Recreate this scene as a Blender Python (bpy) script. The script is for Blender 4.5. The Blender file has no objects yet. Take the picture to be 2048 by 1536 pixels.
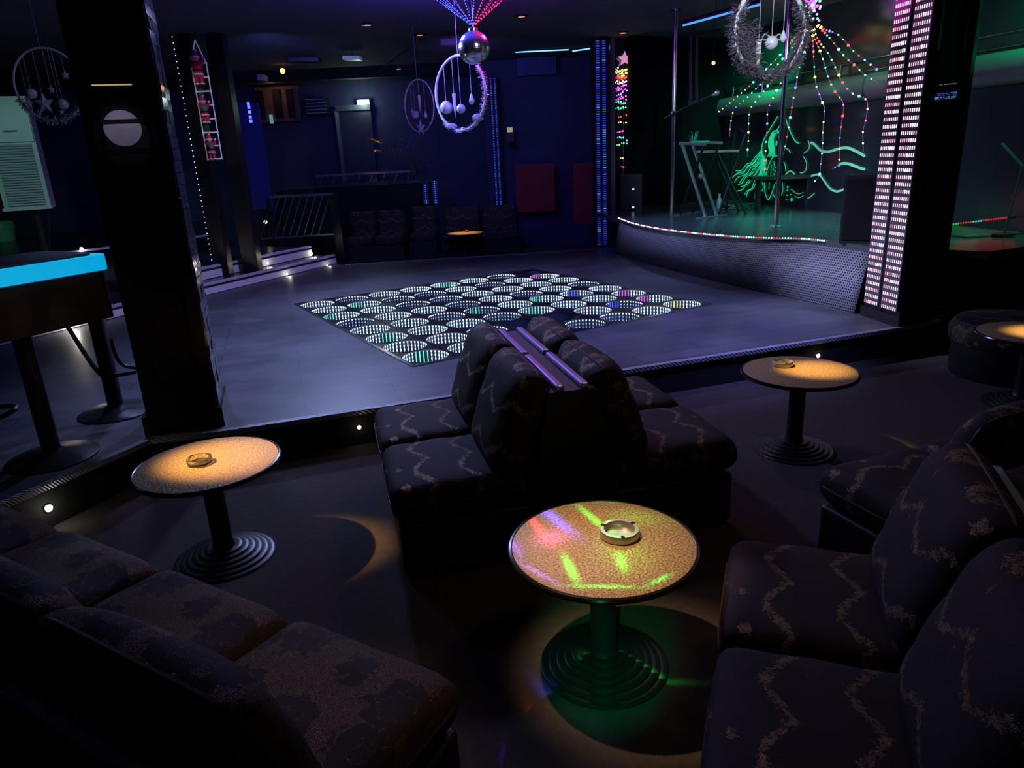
import bpy, bmesh, math, random
from mathutils import Vector, Matrix
random.seed(7)
S = bpy.context.scene
COL = S.collection
R = math.radians

# ------------------------------------------------------------------ camera
F = 1429.306; CAM_Z = 1.75; ZD = .23; ZS = .80; ZC = 3.3
PITCH, ROLL, YAW = R(18.026), R(-2.872), R(31.065)
fw = Vector((math.sin(YAW)*math.cos(PITCH), math.cos(YAW)*math.cos(PITCH), -math.sin(PITCH)))
rt = Vector((math.cos(YAW), -math.sin(YAW), 0)); up = rt.cross(fw)
RT = math.cos(ROLL)*rt + math.sin(ROLL)*up; UP = -math.sin(ROLL)*rt + math.cos(ROLL)*up
EYE = Vector((0, 0, CAM_Z))
cd = bpy.data.cameras.new('camera'); cd.sensor_fit = 'HORIZONTAL'; cd.sensor_width = 36; cd.lens = F/2048*36
cd.clip_start = .05; cd.clip_end = 100
cam = bpy.data.objects.new('camera', cd); COL.objects.link(cam)
cam.matrix_world = Matrix(((RT.x, UP.x, -fw.x, 0), (RT.y, UP.y, -fw.y, 0), (RT.z, UP.z, -fw.z, CAM_Z), (0, 0, 0, 1)))
S.camera = cam
def ray(x, y): return RT*((x-1024)/F) - UP*((y-768)/F) + fw
def atz(x, y, z=0): d = ray(x, y); return EYE + d*((z-CAM_Z)/d.z)
GX, GY = math.sin(YAW), math.cos(YAW)
def att(x, y, t): d = ray(x, y); return EYE + d*(t/(d.x*GX+d.y*GY))      # forward distance t
def zon(x, y, p): d = ray(x, y); return CAM_Z + d.z*math.hypot(p[0], p[1])/math.hypot(d.x, d.y)
def st(s, t, z=0): return Vector((s*GY+t*GX, -s*GX+t*GY, z))             # right / forward
WP = Vector((8.42, 5.57, 0)); WD = Vector((.357, .934, 0)); WN = Vector((-.934, .357, 0))
def onw(x, y, off=0): d = ray(x, y); return EYE + d*((WP+WN*off-EYE).dot(WN)/d.dot(WN))

# ------------------------------------------------------------------ world, exposure, big lights
S.view_settings.view_transform = 'Standard'; S.view_settings.look = 'None'
S.view_settings.gamma = 1; S.view_settings.use_curve_mapping = False; S.view_settings.exposure = 0
W = bpy.data.worlds.new('world'); S.world = W; W.use_nodes = True
W.node_tree.nodes['Background'].inputs[0].default_value = (.25, .35, 1, 1)
W.node_tree.nodes['Background'].inputs[1].default_value = .004
def lamp(kind, name, loc, col, e, size=.05, aim=None, cone=60, blend=.4, spread=None):
    l = bpy.data.lights.new(name, kind); l.color = col; l.energy = e
    o = bpy.data.objects.new(name, l); COL.objects.link(o); o.location = loc
    if kind == 'SPOT': l.spot_size = R(cone); l.spot_blend = blend; l.shadow_soft_size = size
    elif kind == 'POINT': l.shadow_soft_size = size
    elif kind == 'AREA': l.size = size
    if aim is not None: o.rotation_euler = (Vector(aim)-Vector(loc)).to_track_quat('-Z', 'Y').to_euler()
    return o
# dance-floor washes hung from the ceiling, then unseen spots added as fill
lamp('SPOT', 'wash_blue', (2.6, 8.2, 3.2), (.42, .52, 1), 460, .15, (3.2, 6.2, ZD), 120, .8)
lamp('SPOT', 'wash_violet', (4.6, 2.4, 3.2), (.26, .29, 1), 600, .12, (4.4, 4.4, ZD), 56, 1)
lamp('SPOT', 'wash_front', (.6, 6.6, 3.2), (.42, .46, 1), 200, .15, (1.5, 5.5, ZD), 90, 1)
lamp('SPOT', 'wash_fascia', (3.2, 5.6, 3.2), (.55, .58, 1), 700, .05, (5.95, 3.8, .45), 32, 1)
lamp('SPOT', 'fill_lounge', (3.6, 4.6, 3.2), (.92, .66, .85), 42, .2, (2.6, 3.0, .0), 92, 1)  # added fill for the dim lounge seating
lamp('SPOT', 'fill_steps', (2.6, 6.2, 3.2), (.55, .52, 1), 260, .1, (1.6, 9.6, .2), 60, .8)  # spot added to light the white risers
lamp('SPOT', 'fill_pillar_face', (2.9, 6.4, 3.2), (.45, .65, 1), 110, .04, (.75, 4.7, 1.1), 34, .7)  # spot added to pick out the mosaic face
lamp('SPOT', 'fill_hoops', (3.2, 3.6, 3.2), (.72, .72, 1), 60, .06, (3.8, 7.2, 2.35), 26, .8)  # spot added to brighten the hanging hoops
lamp('SPOT', 'fill_mirror', (-.6, 1.8, 3.2), (.75, .68, 1), 30, .04, (.36, 4.45, 1.97), 5.5, .5)  # added unseen spot, brightens the round pillar mirror
lamp('SPOT', 'fill_bar', (-1.0, 2.2, 3.2), (1, .75, .6), 32, .05, (-.25, 4.3, 1.1), 24, .9)  # added unseen spot, warms the bar apron
lamp('SPOT', 'fill_left_hoop', (1.6, 6.0, 3.2), (.7, .8, 1), 14, .05, (.2, 8.2, 2.45), 26, .8)  # spot added to lift the dim left hoop
lamp('SPOT', 'fill_left_sofa', (1.5, 1.0, 3.2), (1, .62, .30), 36, .05, (.42, 1.75, .43), 24, 1)  # added unseen spot, turns the end seat golden
lamp('SPOT', 'fill_lounge_warm', (2.4, 1.2, 3.2), (1, .60, .30), 13, .25, (1.1, 1.9, 0), 70, 1)  # added warm ambient fill over the lounge
# stage green
lamp('SPOT', 'stage_green', (8.3, 6.6, 3.2), (.0, 1, .42), 280, .06, (9.2, 7.7, 2.35), 62, 1)
lamp('SPOT', 'stage_mural_green', (7.4, 4.6, 3.2), (.0, 1, .45), 40, .08, (8.7, 6.4, 1.6), 60, 1)
lamp('SPOT', 'stage_deck_green', (8.2, 6.4, 3.15), (.12, 1, .80), 330, .1, (7.5, 5.6, ZS), 58, 1)
lamp('SPOT', 'stage_deck_blue', (6.0, 7.6, 3.15), (.35, .5, 1), 170, .1, (7.0, 6.2, ZS), 80, .9)
lamp('SPOT', 'side_green', (7.0, 2.6, 3.1), (.0, 1, .4), 110, .1, (7.6, 3.5, 1.9), 100, .8)
lamp('SPOT', 'left_green', (-1.0, 7.4, 3.1), (.40, 1, .80), 110, .1, (-.4, 10.2, 1.7), 50, .7)
# background blue: added spots standing in for the blue haze
lamp('SPOT', 'back_blue', (5.2, 9.6, 3.2), (.14, .20, 1), 85, .3, (7.4, 12.6, 1.2), 130, .9)
lamp('SPOT', 'back_left_blue', (2.6, 9.9, 3.1), (.17, .24, 1), 75, .3, (4.2, 13.2, 1.1), 130, .9)

# ------------------------------------------------------------------ materials
MATS = {}
def mat(name, col=(.02, .02, .02), rough=.5, metal=0, spec=.5, var=.25, scale=6, bump=0, bscale=60, coat=0, trans=0):
    if name in MATS: return MATS[name]
    m = bpy.data.materials.new(name); MATS[name] = m; m.use_nodes = True
    nt = m.node_tree; b = nt.nodes['Principled BSDF']
    b.inputs['Roughness'].default_value = rough; b.inputs['Metallic'].default_value = metal
    b.inputs['Specular IOR Level'].default_value = spec; b.inputs['Coat Weight'].default_value = coat
    b.inputs['Transmission Weight'].default_value = trans
    tc = nt.nodes.new('ShaderNodeTexCoord')
    n = nt.nodes.new('ShaderNodeTexNoise'); n.inputs['Scale'].default_value = scale; n.inputs['Detail'].default_value = 4
    r = nt.nodes.new('ShaderNodeMix'); r.data_type = 'RGBA'
    r.inputs[6].default_value = (*[c*(1-var) for c in col], 1); r.inputs[7].default_value = (*[min(1, c*(1+var)) for c in col], 1)
    nt.links.new(tc.outputs['Object'], n.inputs['Vector'])
    nt.links.new(n.outputs['Fac'], r.inputs[0]); nt.links.new(r.outputs[2], b.inputs['Base Color'])
    if bump:
        n2 = nt.nodes.new('ShaderNodeTexNoise'); n2.inputs['Scale'].default_value = bscale; n2.inputs['Detail'].default_value = 3
        bp = nt.nodes.new('ShaderNodeBump'); bp.inputs['Strength'].default_value = bump; bp.inputs['Distance'].default_value = .01
        nt.links.new(tc.outputs['Object'], n2.inputs['Vector']); nt.links.new(n2.outputs['Fac'], bp.inputs['Height'])
        nt.links.new(bp.outputs['Normal'], b.inputs['Normal'])
    return m
def emi(name, col, e, base=(.02, .02, .02), sample=False):
    if name in MATS: return MATS[name]
    m = mat(name, base, .4)
    b = m.node_tree.nodes['Principled BSDF']
    b.inputs['Emission Color'].default_value = (*col, 1); b.inputs['Emission Strength'].default_value = e
    if not sample: m.cycles.emission_sampling = 'NONE'
    return m
class NB:      # small node-maths helper
    def __init__(s, nt): s.nt = nt
    def n(s, typ, **k):
        x = s.nt.nodes.new(typ)
        for a, v in k.items(): setattr(x, a, v)
        return x
    def put(s, sock, v):
        if isinstance(v, (int, float)): sock.default_value = v
        elif isinstance(v, tuple): sock.default_value = v
        else: s.nt.links.new(v, sock)
    def m(s, op, a, b=0., c=0.):
        x = s.n('ShaderNodeMath', operation=op)
        s.put(x.inputs[0], a); s.put(x.inputs[1], b); s.put(x.inputs[2], c)
        return x.outputs[0]
    def step(s, v, a, b):
        x = s.n('ShaderNodeMapRange', interpolation_type='SMOOTHSTEP')
        s.put(x.inputs[0], v); x.inputs[1].default_value = a; x.inputs[2].default_value = b
        return x.outputs[0]
    def mix(s, f, a, b):
        x = s.n('ShaderNodeMix', data_type='RGBA'); s.put(x.inputs[0], f); s.put(x.inputs[6], a); s.put(x.inputs[7], b)
        return x.outputs[2]
def brocade(name, style):
    if name in MATS: return MATS[name]
    m = bpy.data.materials.new(name); MATS[name] = m; m.use_nodes = True
    nt = m.node_tree; b = nt.nodes['Principled BSDF']; k = NB(nt)
    tc = k.n('ShaderNodeTexCoord'); sp = k.n('ShaderNodeSeparateXYZ'); nt.links.new(tc.outputs['Object'], sp.inputs[0])
    x, y = sp.outputs[0], sp.outputs[1]
    def noise(sc, det=3, dist=0):
        q = k.n('ShaderNodeTexNoise'); q.inputs['Scale'].default_value = sc; q.inputs['Detail'].default_value = det
        q.inputs['Distortion'].default_value = dist; nt.links.new(tc.outputs['Object'], q.inputs['Vector']); return q.outputs['Fac']
    fine = noise(420, 2)
    if style == 'vine':
        wob = k.m('MULTIPLY', k.m('SUBTRACT', noise(48, 2, 2.0), .5), .36)
        tri = k.m('PINGPONG', k.m('ADD', k.m('MULTIPLY', y, 1/.125), 40.), 1.)
        u = k.m('ADD', k.m('MULTIPLY', x, 1/.20), k.m('MULTIPLY', k.m('SMOOTH_MIN', tri, .85, .3), .42))
        u = k.m('ADD', u, wob)
        d = k.m('ABSOLUTE', k.m('SUBTRACT', k.m('FRACT', k.m('ADD', u, 50.)), .5))
        wv = k.m('MULTIPLY', noise(26, 2), .16)
        vine = k.step(k.m('SUBTRACT', d, wv), -.012, -.035)
        vo = k.n('ShaderNodeTexVoronoi'); vo.inputs['Scale'].default_value = 7.5; vo.inputs['Randomness'].default_value = .55
        nt.links.new(tc.outputs['Object'], vo.inputs['Vector'])
        fl = k.step(k.m('ADD', vo.outputs['Distance'], k.m('MULTIPLY', noise(70, 2), .34)), .37, .33)
        mask = k.m('MAXIMUM', vine, fl)
        mask = k.m('MULTIPLY', mask, k.step(k.m('ADD', fine, k.m('MULTIPLY', noise(60, 2), .6)), .62, .92))
    else:
        vo = k.n('ShaderNodeTexVoronoi'); vo.inputs['Scale'].default_value = 5.2; vo.inputs['Randomness'].default_value = .5
        nt.links.new(tc.outputs['Object'], vo.inputs['Vector'])
        dd = k.m('ADD', vo.outputs['Distance'], k.m('MULTIPLY', k.m('SUBTRACT', noise(22, 3, 1), .5), .55))
        ring = k.m('ABSOLUTE', k.m('SUBTRACT', dd, .22))
        mask = k.m('MAXIMUM', k.step(dd, .43, .46), k.m('MULTIPLY', k.step(ring, .025, .012), .8))
        mask = k.m('MULTIPLY', mask, k.step(fine, .42, .62))
    base = k.mix(noise(9, 3), (.022, .016, .018, 1), (.038, .028, .028, 1))
    gold = k.mix(fine, (.20, .13, .055, 1), (.42, .30, .15, 1)) if style == 'vine' else k.mix(fine, (.09, .055, .022, 1), (.26, .17, .08, 1))
    c = k.mix(mask, base, gold)
    nt.links.new(c, b.inputs['Base Color'])
    nt.links.new(k.m('MULTIPLY', mask, .75), b.inputs['Metallic'])
    rr = k.m('SUBTRACT', .72, k.m('MULTIPLY', mask, .32)); nt.links.new(rr, b.inputs['Roughness'])
    b.inputs['Specular IOR Level'].default_value = .25
    bp = k.n('ShaderNodeBump'); bp.inputs['Strength'].default_value = .6; bp.inputs['Distance'].default_value = .004
    nt.links.new(k.m('ADD', mask, k.m('MULTIPLY', fine, .8)), bp.inputs['Height']); nt.links.new(bp.outputs['Normal'], b.inputs['Normal'])
    return m
def plank_mat():
    m = mat('dance_vinyl', (.085, .088, .105), .42, 0, .45, .25, 3)
    nt = m.node_tree; b = nt.nodes['Principled BSDF']; k = NB(nt)
    tc = k.n('ShaderNodeTexCoord'); mp = k.n('ShaderNodeMapping'); mp.inputs['Rotation'].default_value = (0, 0, R(14))
    nt.links.new(tc.outputs['Object'], mp.inputs[0])
    br = k.n('ShaderNodeTexBrick'); br.inputs['Scale'].default_value = 1; br.inputs['Brick Width'].default_value = 1.2
    br.inputs['Row Height'].default_value = .18; br.inputs['Mortar Size'].default_value = .004
    br.inputs['Color1'].default_value = (.075, .078, .095, 1); br.inputs['Color2'].default_value = (.10, .10, .12, 1)
    br.inputs['Mortar'].default_value = (.03, .03, .04, 1)
    nt.links.new(mp.outputs[0], br.inputs['Vector'])
    n = k.n('ShaderNodeTexNoise'); n.inputs['Scale'].default_value = 2.2; n.inputs['Detail'].default_value = 6
    nt.links.new(tc.outputs['Object'], n.inputs['Vector'])
    x = k.mix(k.step(n.outputs['Fac'], .35, .7), (.7, .7, .72, 1), (1.1, 1.1, 1.1, 1))
    mm = k.n('ShaderNodeMix', data_type='RGBA', blend_type='MULTIPLY'); mm.inputs[0].default_value = 1
    nt.links.new(br.outputs[0], mm.inputs[6]); nt.links.new(x, mm.inputs[7]); nt.links.new(mm.outputs[2], b.inputs['Base Color'])
    nt.links.new(k.m('ADD', .34, k.m('MULTIPLY', n.outputs['Fac'], .2)), b.inputs['Roughness'])
    return m
def perf_mat():
    m = mat('perforated_metal', (.3, .3, .34), .6, 0, .3)
    nt = m.node_tree; b = nt.nodes['Principled BSDF']; k = NB(nt)
    uv = k.n('ShaderNodeUVMap'); sp = k.n('ShaderNodeSeparateXYZ'); nt.links.new(uv.outputs[0], sp.inputs[0])
    v = k.m('MULTIPLY', sp.outputs[1], 1/.022); row = k.m('FLOOR', v)
    u = k.m('ADD', k.m('MULTIPLY', sp.outputs[0], 1/.022), k.m('MULTIPLY', k.m('MODULO', row, 2.), .5))
    a = k.m('SUBTRACT', k.m('FRACT', u), .5); c = k.m('SUBTRACT', k.m('FRACT', v), .5)
    d = k.m('SQRT', k.m('ADD', k.m('MULTIPLY', a, a), k.m('MULTIPLY', c, c)))
    hole = k.step(d, .34, .28)
    nt.links.new(k.mix(hole, (.24, .24, .29, 1), (.005, .005, .007, 1)), b.inputs['Base Color'])
    return m

BLACK = mat('black_lacquer', (.012, .011, .012), .28, 0, .5, .3, 4, .03, 20)
BLACKM = mat('black_matt', (.010, .010, .012), .75, 0, .3, .3, 5, .1, 90)
STEEL = mat('chrome_steel', (.55, .56, .6), .22, 1, .5, .1)
DKMETAL = mat('black_powder_metal', (.03, .03, .035), .38, .5, .5, .2)
WHITE = mat('white_paint', (.62, .60, .66), .55, 0, .4, .08)
CARPET = mat('brown_carpet', (.075, .062, .058), .95, 0, .15, .3, 30, .5, 300)
NAVY = mat('navy_wall', (.05, .055, .11), .8, 0, .2, .3, 1.5)
CEIL = mat('dark_ceiling', (.10, .10, .13), .85, 0, .2, .3, 2)
VINYL = plank_mat(); PERF = perf_mat()
VINE = brocade('vine_brocade', 'vine'); MEDAL = brocade('medallion_brocade', 'medal')
PIPING = mat('dark_gold_piping', (.05, .035, .025), .6, .2)
CREAM = mat('cream_plastic', (.42, .45, .42), .45, 0, .4, .08)
GOLDTOP = mat('gold_fleck_tabletop', (.42, .30, .16), .40, .15, .45, .45, 90, .6, 110)
_k = NB(GOLDTOP.node_tree); _tc = _k.n('ShaderNodeTexCoord'); _n = _k.n('ShaderNodeTexNoise'); _n.inputs['Scale'].default_value = 130; _n.inputs['Detail'].default_value = 5
GOLDTOP.node_tree.links.new(_tc.outputs['Object'], _n.inputs[0])
GOLDTOP.node_tree.links.new(_k.mix(_k.step(_n.outputs['Fac'], .36, .62), (.25, .165, .075, 1), (.56, .41, .22, 1)), GOLDTOP.node_tree.nodes['Principled BSDF'].inputs['Base Color'])
COLS = {'white': (1, .95, .85), 'red': (1, .03, .03), 'green': (.05, 1, .2), 'blue': (.05, .08, 1), 'cyan': (.1, .9, 1),
        'yellow': (1, .75, .08), 'magenta': (1, .05, .8), 'cold': (.75, .92, 1), 'teal': (.1, 1, .75), 'violet': (.35, .1, 1)}
def led(c, e=6): return emi('led_%s_%g' % (c, e), COLS[c], e)

# ------------------------------------------------------------------ mesh builder
class MB:
    def __init__(s): s.v = []; s.f = []; s.m = []; s.uv = None
    def add(s, vs, fs, mi=0):
        o = len(s.v); s.v += [Vector(p) for p in vs]; s.f += [tuple(i+o for i in f) for f in fs]; s.m += [mi]*len(fs); return s
    def box(s, c, d, M=None, mi=0):
        c = Vector(c); x, y, z = d[0]/2, d[1]/2, d[2]/2
        vs = [Vector((a*x, b*y, e*z)) for e in (-1, 1) for a, b in ((-1, -1), (1, -1), (1, 1), (-1, 1))]
        if M is not None: vs = [M @ p for p in vs]
        return s.add([c+p for p in vs], [(3, 2, 1, 0), (4, 5, 6, 7), (0, 1, 5, 4), (1, 2, 6, 5), (2, 3, 7, 6), (3, 0, 4, 7)], mi)
    def rbox(s, c, d, a, mi=0): return s.box(c, d, Matrix.Rotation(a, 3, 'Z'), mi)
    def beam(s, a, b, w, h, mi=0):     # box from a to b
        a = Vector(a); b = Vector(b); t = (b-a); L = t.length; t.normalize()
        x = t.cross(Vector((0, 0, 1)));
        if x.length < 1e-4: x = Vector((1, 0, 0))
        x.normalize(); z = x.cross(t)
        M = Matrix((x, t, z)).transposed()
        return s.box((a+b)/2, (w, L, h), M, mi)
    def tube(s, pts, r, n=8, closed=False, mi=0, cap=True):
        pts = [Vector(p) for p in pts]; k = len(pts); rs = r if isinstance(r, (list, tuple)) else [r]*k
        vs = []; prev = None
        for i, p in enumerate(pts):
            a = pts[(i-1) % k] if closed or i else p; b = pts[(i+1) % k] if closed or i < k-1 else p
            t = (b-a).normalized()
            if prev is None: x = t.orthogonal().normalized()
            else:
                x = prev-t*prev.dot(t); x = x.normalized() if x.length > 1e-6 else t.orthogonal().normalized()
            prev = x; y = t.cross(x)
            vs += [p+(x*math.cos(2*math.pi*j/n)+y*math.sin(2*math.pi*j/n))*rs[i] for j in range(n)]
        fs = []
        for i in range(k if closed else k-1):
            for j in range(n):
                a, b = i*n+j, i*n+(j+1) % n; c, d = ((i+1) % k)*n+(j+1) % n, ((i+1) % k)*n+j
                fs.append((a, b, c, d))
        if cap and not closed: fs += [tuple(range(n))[::-1], tuple((k-1)*n+j for j in range(n))]
        return s.add(vs, fs, mi)
    def lathe(s, prof, n=32, c=(0, 0, 0), mi=0, M=None):
        vs = []; c = Vector(c)
        for r, z in prof:
            for j in range(n):
                p = Vector((r*math.cos(2*math.pi*j/n), r*math.sin(2*math.pi*j/n), z)); vs.append(c+(M @ p if M is not None else p))
        fs = []
        for i in range(len(prof)-1):
            for j in range(n): fs.append((i*n+j, i*n+(j+1) % n, (i+1)*n+(j+1) % n, (i+1)*n+j))
        if prof[0][0] > 1e-5: fs.append(tuple(range(n))[::-1])
        if prof[-1][0] > 1e-5: fs.append(tuple((len(prof)-1)*n+j for j in range(n)))
        return s.add(vs, fs, mi)
    def ball(s, c, r, n=10, m=6, mi=0, sc=(1, 1, 1), M=None):
        prof = [(max(1e-6, r*math.sin(math.pi*i/m)), -r*math.cos(math.pi*i/m)) for i in range(m+1)]
        D = Matrix.Diagonal(sc) if M is None else M @ Matrix.Diagonal(sc)
        return s.lathe(prof, n, c, mi, D)
    def prism(s, poly, z0, z1, mi=0):
        n = len(poly); vs = [Vector((p[0], p[1], z0)) for p in poly]+[Vector((p[0], p[1], z1)) for p in poly]
        fs = [tuple(range(n))[::-1], tuple(range(n, 2*n))]+[(i, (i+1) % n, n+(i+1) % n, n+i) for i in range(n)]
        return s.add(vs, fs, mi)
    def sweep(s, poly, a, b, mi=0):     # closed polygon of 3D offsets swept from a to b
        a = Vector(a); b = Vector(b); n = len(poly)
        vs = [a+Vector(p) for p in poly]+[b+Vector(p) for p in poly]
        return s.add(vs, [tuple(range(n))[::-1], tuple(range(n, 2*n))]+[(i, (i+1) % n, n+(i+1) % n, n+i) for i in range(n)], mi)
def cushion(w, d, h, n=14, p=7, q=.33):
    b = MB(); vs = []; fs = []
    for sgn in (1, -1):
        for i in range(n+1):
            for j in range(n+1):
                u = math.sin(math.pi/2*(2*i/n-1)); v = math.sin(math.pi/2*(2*j/n-1))
                f = max(0, 1-abs(u)**p)**q*max(0, 1-abs(v)**p)**q
                x, y = u*w/2, v*d/2
                cr = 1-.045*(abs(u)**4)*(abs(v)**4)
                z = sgn*h/2*f*(1+.10*(1-u*u)*(1-v*v)) + .004*math.sin(9*u+3*v)*f
                vs.append((x*cr, y*cr, z))
    N = (n+1)**2
    for sgn in (0, 1):
        for i in range(n):
            for j in range(n):
                a = sgn*N+i*(n+1)+j; fa = (a, a+n+1, a+n+2, a+1); fs.append(fa if sgn == 0 else fa[::-1])
    b.add(vs, fs); return b
def piping_loop(w, d, r=.006):
    P = []
    for i in range(40):
        t = 2*math.pi*i/40; c, s_ = math.cos(t), math.sin(t)
        P.append((w/2*.99*math.copysign(abs(c)**.22, c), d/2*.99*math.copysign(abs(s_)**.22, s_), 0))
    return MB().tube(P, r, 6, True)
SMOOTH_ANGLE = R(40)
def mesh(name, b, mats, inv=None):
    me = bpy.data.meshes.new(name)
    vs = [inv @ p for p in b.v] if inv is not None else b.v
    me.from_pydata([tuple(p) for p in vs], [], b.f)
    for m in (mats if isinstance(mats, (list, tuple)) else [mats]): me.materials.append(m)
    me.polygons.foreach_set('material_index', b.m)
    me.validate(); bm = bmesh.new(); bm.from_mesh(me)
    bmesh.ops.remove_doubles(bm, verts=bm.verts, dist=1e-5)
    bmesh.ops.recalc_face_normals(bm, faces=bm.faces); bm.to_mesh(me); bm.free()
    return me
INV = {}
def link(name, me, parent=None, smooth=False):
    o = bpy.data.objects.new(name, me); COL.objects.link(o)
    if parent is not None: o.parent = parent
    if smooth:
        me.polygons.foreach_set('use_smooth', [True]*len(me.polygons)); me.set_sharp_from_angle(angle=SMOOTH_ANGLE)
    return o
def root_of(o):
    while o.parent is not None: o = o.parent
    return o
def part(name, b, mats, parent, smooth=False, local=False, label=None):
    inv = None if local else INV.get(root_of(parent))
    o = link(name, mesh(name, b, mats, inv), parent, smooth)
    if label: o['label'] = label
    return o
def tag(o, label, cat, group=None):
    o['label'] = label; o['category'] = cat
    if group: o['group'] = group
    return o
def thing(name, label, cat, loc=(0, 0, 0), rz=0, group=None):
    o = bpy.data.objects.new(name, None); COL.objects.link(o); o.empty_display_size = .1
    o.location = loc; o.rotation_euler = (0, 0, rz)
    INV[o] = (Matrix.Translation(Vector(loc)) @ Matrix.Rotation(rz, 4, 'Z')).inverted()
    return tag(o, label, cat, group)
def single(name, b, mats, label, cat, group=None, smooth=False):
    c = sum((Vector(p) for p in b.v), Vector())/len(b.v); z = min(p.z for p in b.v); c.z = z
    o = link(name, mesh(name, b, mats, Matrix.Translation(-c)), None, smooth); o.location = c
    return tag(o, label, cat, group)
def struct(name, b, mats, smooth=False):
    o = link(name, mesh(name, b, mats), None, smooth); o['kind'] = 'structure'; return o
def sub(pts, n=6):      # Catmull-Rom
    P = [Vector(p) for p in pts]; out = []
    for i in range(len(P)-1):
        a = P[i-1] if i else P[0]*2-P[1]; b, c = P[i], P[i+1]; d = P[i+2] if i+2 < len(P) else P[-1]*2-P[-2]
        for j in range(n):
            t = j/n; out.append(.5*((2*b)+(c-a)*t+(2*a-5*b+4*c-d)*t*t+(3*b-a-3*c+d)*t**3))
    return out+[P[-1]]

# ================================================================== THE SHELL
b = MB(); b.prism([(-9, -3), (14, -3), (14, 20), (-9, 20)], -.06, 0); struct('floor', b, CARPET)
b = MB(); b.prism([(-9, -3), (14, -3), (14, 20), (-9, 20)], ZC, ZC+.1); struct('ceiling', b, CEIL)
b = MB(); A, B = st(-11, 15.0), st(.3, 15.0); b.sweep([(0, 0, 0), (0, 0, ZC), (GX*.2, GY*.2, ZC), (GX*.2, GY*.2, 0)], A, B); struct('wall_back', b, NAVY)
b = MB(); A, B = st(-.25, 13.9), st(3.2, 13.9); b.sweep([(0, 0, 0), (0, 0, ZC), (GX*.2, GY*.2, ZC), (GX*.2, GY*.2, 0)], A, B)
b.sweep([(0, 0, 0), (0, 0, ZC), (.2, 0, ZC), (.2, 0, 0)], st(-.25, 13.9), st(-.25, 15.0)); wr = struct('wall_right_back', b, NAVY)
STW = mat('stage_wall', (.03, .048, .044), .2, 0, .5, .3, 2, .04, 8)
b = MB(); A = WP+WD*3.6; B = WP-WD*5.5; n_ = -WN*.2
b.sweep([(0, 0, 0), (0, 0, ZC), (n_.x, n_.y, ZC), (n_.x, n_.y, 0)], A, B); struct('wall_stage', b, STW)
b = MB(); b.sweep([(0, 0, 0), (0, 0, ZC), (.05, .2, ZC), (.05, .2, 0)], (7.75, 8.95, 0), (9.85, 8.78, 0)); struct('wall_stage_side', b, mat('drape_black', (.006, .006, .010), .95, 0, .05))
b = MB(); b.sweep([(0, 0, 0), (0, 0, ZC), (-.2, 0, ZC), (-.2, 0, 0)], (-4.0, -3, 0), (-4.0, 19, 0)); struct('wall_left', b, NAVY)
b = MB(); b.sweep([(0, 0, 0), (0, 0, ZC), (.2, 0, ZC), (.2, 0, 0)], (11.5, -3, 0), (11.5, 11, 0)); struct('wall_right', b, NAVY)

# dance platform with a square opening for the mirror tiles
U = 1.52/3.8035; TX0, TY0 = 5.6437*U, 19.6541*U; HALF = U/2
IN = [(TX0-HALF, TY0-7*U-HALF), (TX0+7*U+HALF, TY0-7*U-HALF), (TX0+7*U+HALF, TY0+HALF), (TX0-HALF, TY0+HALF)]
OUT = [(-2.6, 2.62), (-.525, 4.018), (.19, 4.50), (.603, 4.352), (1.438, 4.157), (3.084, 3.77), (5.62, 3.19), (7.1, 2.95), (8.2, 2.78), (8.2, 8.9),
       (7.0, 8.9), (3.53, 10.61), (3.2, 12.4), (-2.6, 12.4)]
bm = bmesh.new(); loops = []
for L in (OUT, IN):
    vs = [bm.verts.new((x, y, ZD)) for x, y in L]; loops.append(vs)
    for i in range(len(vs)): bm.edges.new((vs[i], vs[(i+1) % len(vs)]))
bmesh.ops.triangle_fill(bm, use_beauty=True, edges=bm.edges[:])
for vs in loops:
    lo = [bm.verts.new((v.co.x, v.co.y, .002)) for v in vs]
    for i in range(len(vs)):
        j = (i+1) % len(vs); bm.faces.new((vs[i], vs[j], lo[j], lo[i]))
bmesh.ops.recalc_face_normals(bm, faces=bm.faces[:])
me = bpy.data.meshes.new('dance_platform'); bm.to_mesh(me); bm.free(); me.materials.append(VINYL); me.materials.append(BLACKM)
for p in me.polygons: p.material_index = 0 if abs(p.normal.z) > .5 else 1
dance = link('floor_dance', me); dance['kind'] = 'structure'
# edge nosings of the platform
NOS = mat('ribbed_nosing', (.34, .33, .36), .45, .4)
_nt = NOS.node_tree; _k = NB(_nt); _tc = _k.n('ShaderNodeTexCoord'); _w = _k.n('ShaderNodeTexWave'); _w.inputs['Scale'].default_value = 26; _w.bands_direction = 'DIAGONAL'
_nt.links.new(_tc.outputs['Object'], _w.inputs[0]); _bp = _k.n('ShaderNodeBump'); _bp.inputs['Distance'].default_value = .004
_nt.links.new(_w.outputs['Fac'], _bp.inputs['Height']); _nt.links.new(_bp.outputs[0], _nt.nodes['Principled BSDF'].inputs['Normal'])
for i in list(range(0, 8))+[9, 10]:
    b = MB(); a, c = OUT[i], OUT[i+1]; b.beam((*a, ZD-.006), (*c, ZD-.006), .045 if i < 9 else .025, .03)
    o = link('edge_nosing', mesh('edge_nosing', b, NOS), dance)
b = MB()      # thin metal frame around the tile field
for i in range(4):
    a, c = IN[i], IN[(i+1) % 4]; b.beam((*a, ZD+.003), (*c, ZD+.003), .03, .01)
link('tile_frame', mesh('tile_frame', b, STEEL), dance)

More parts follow.
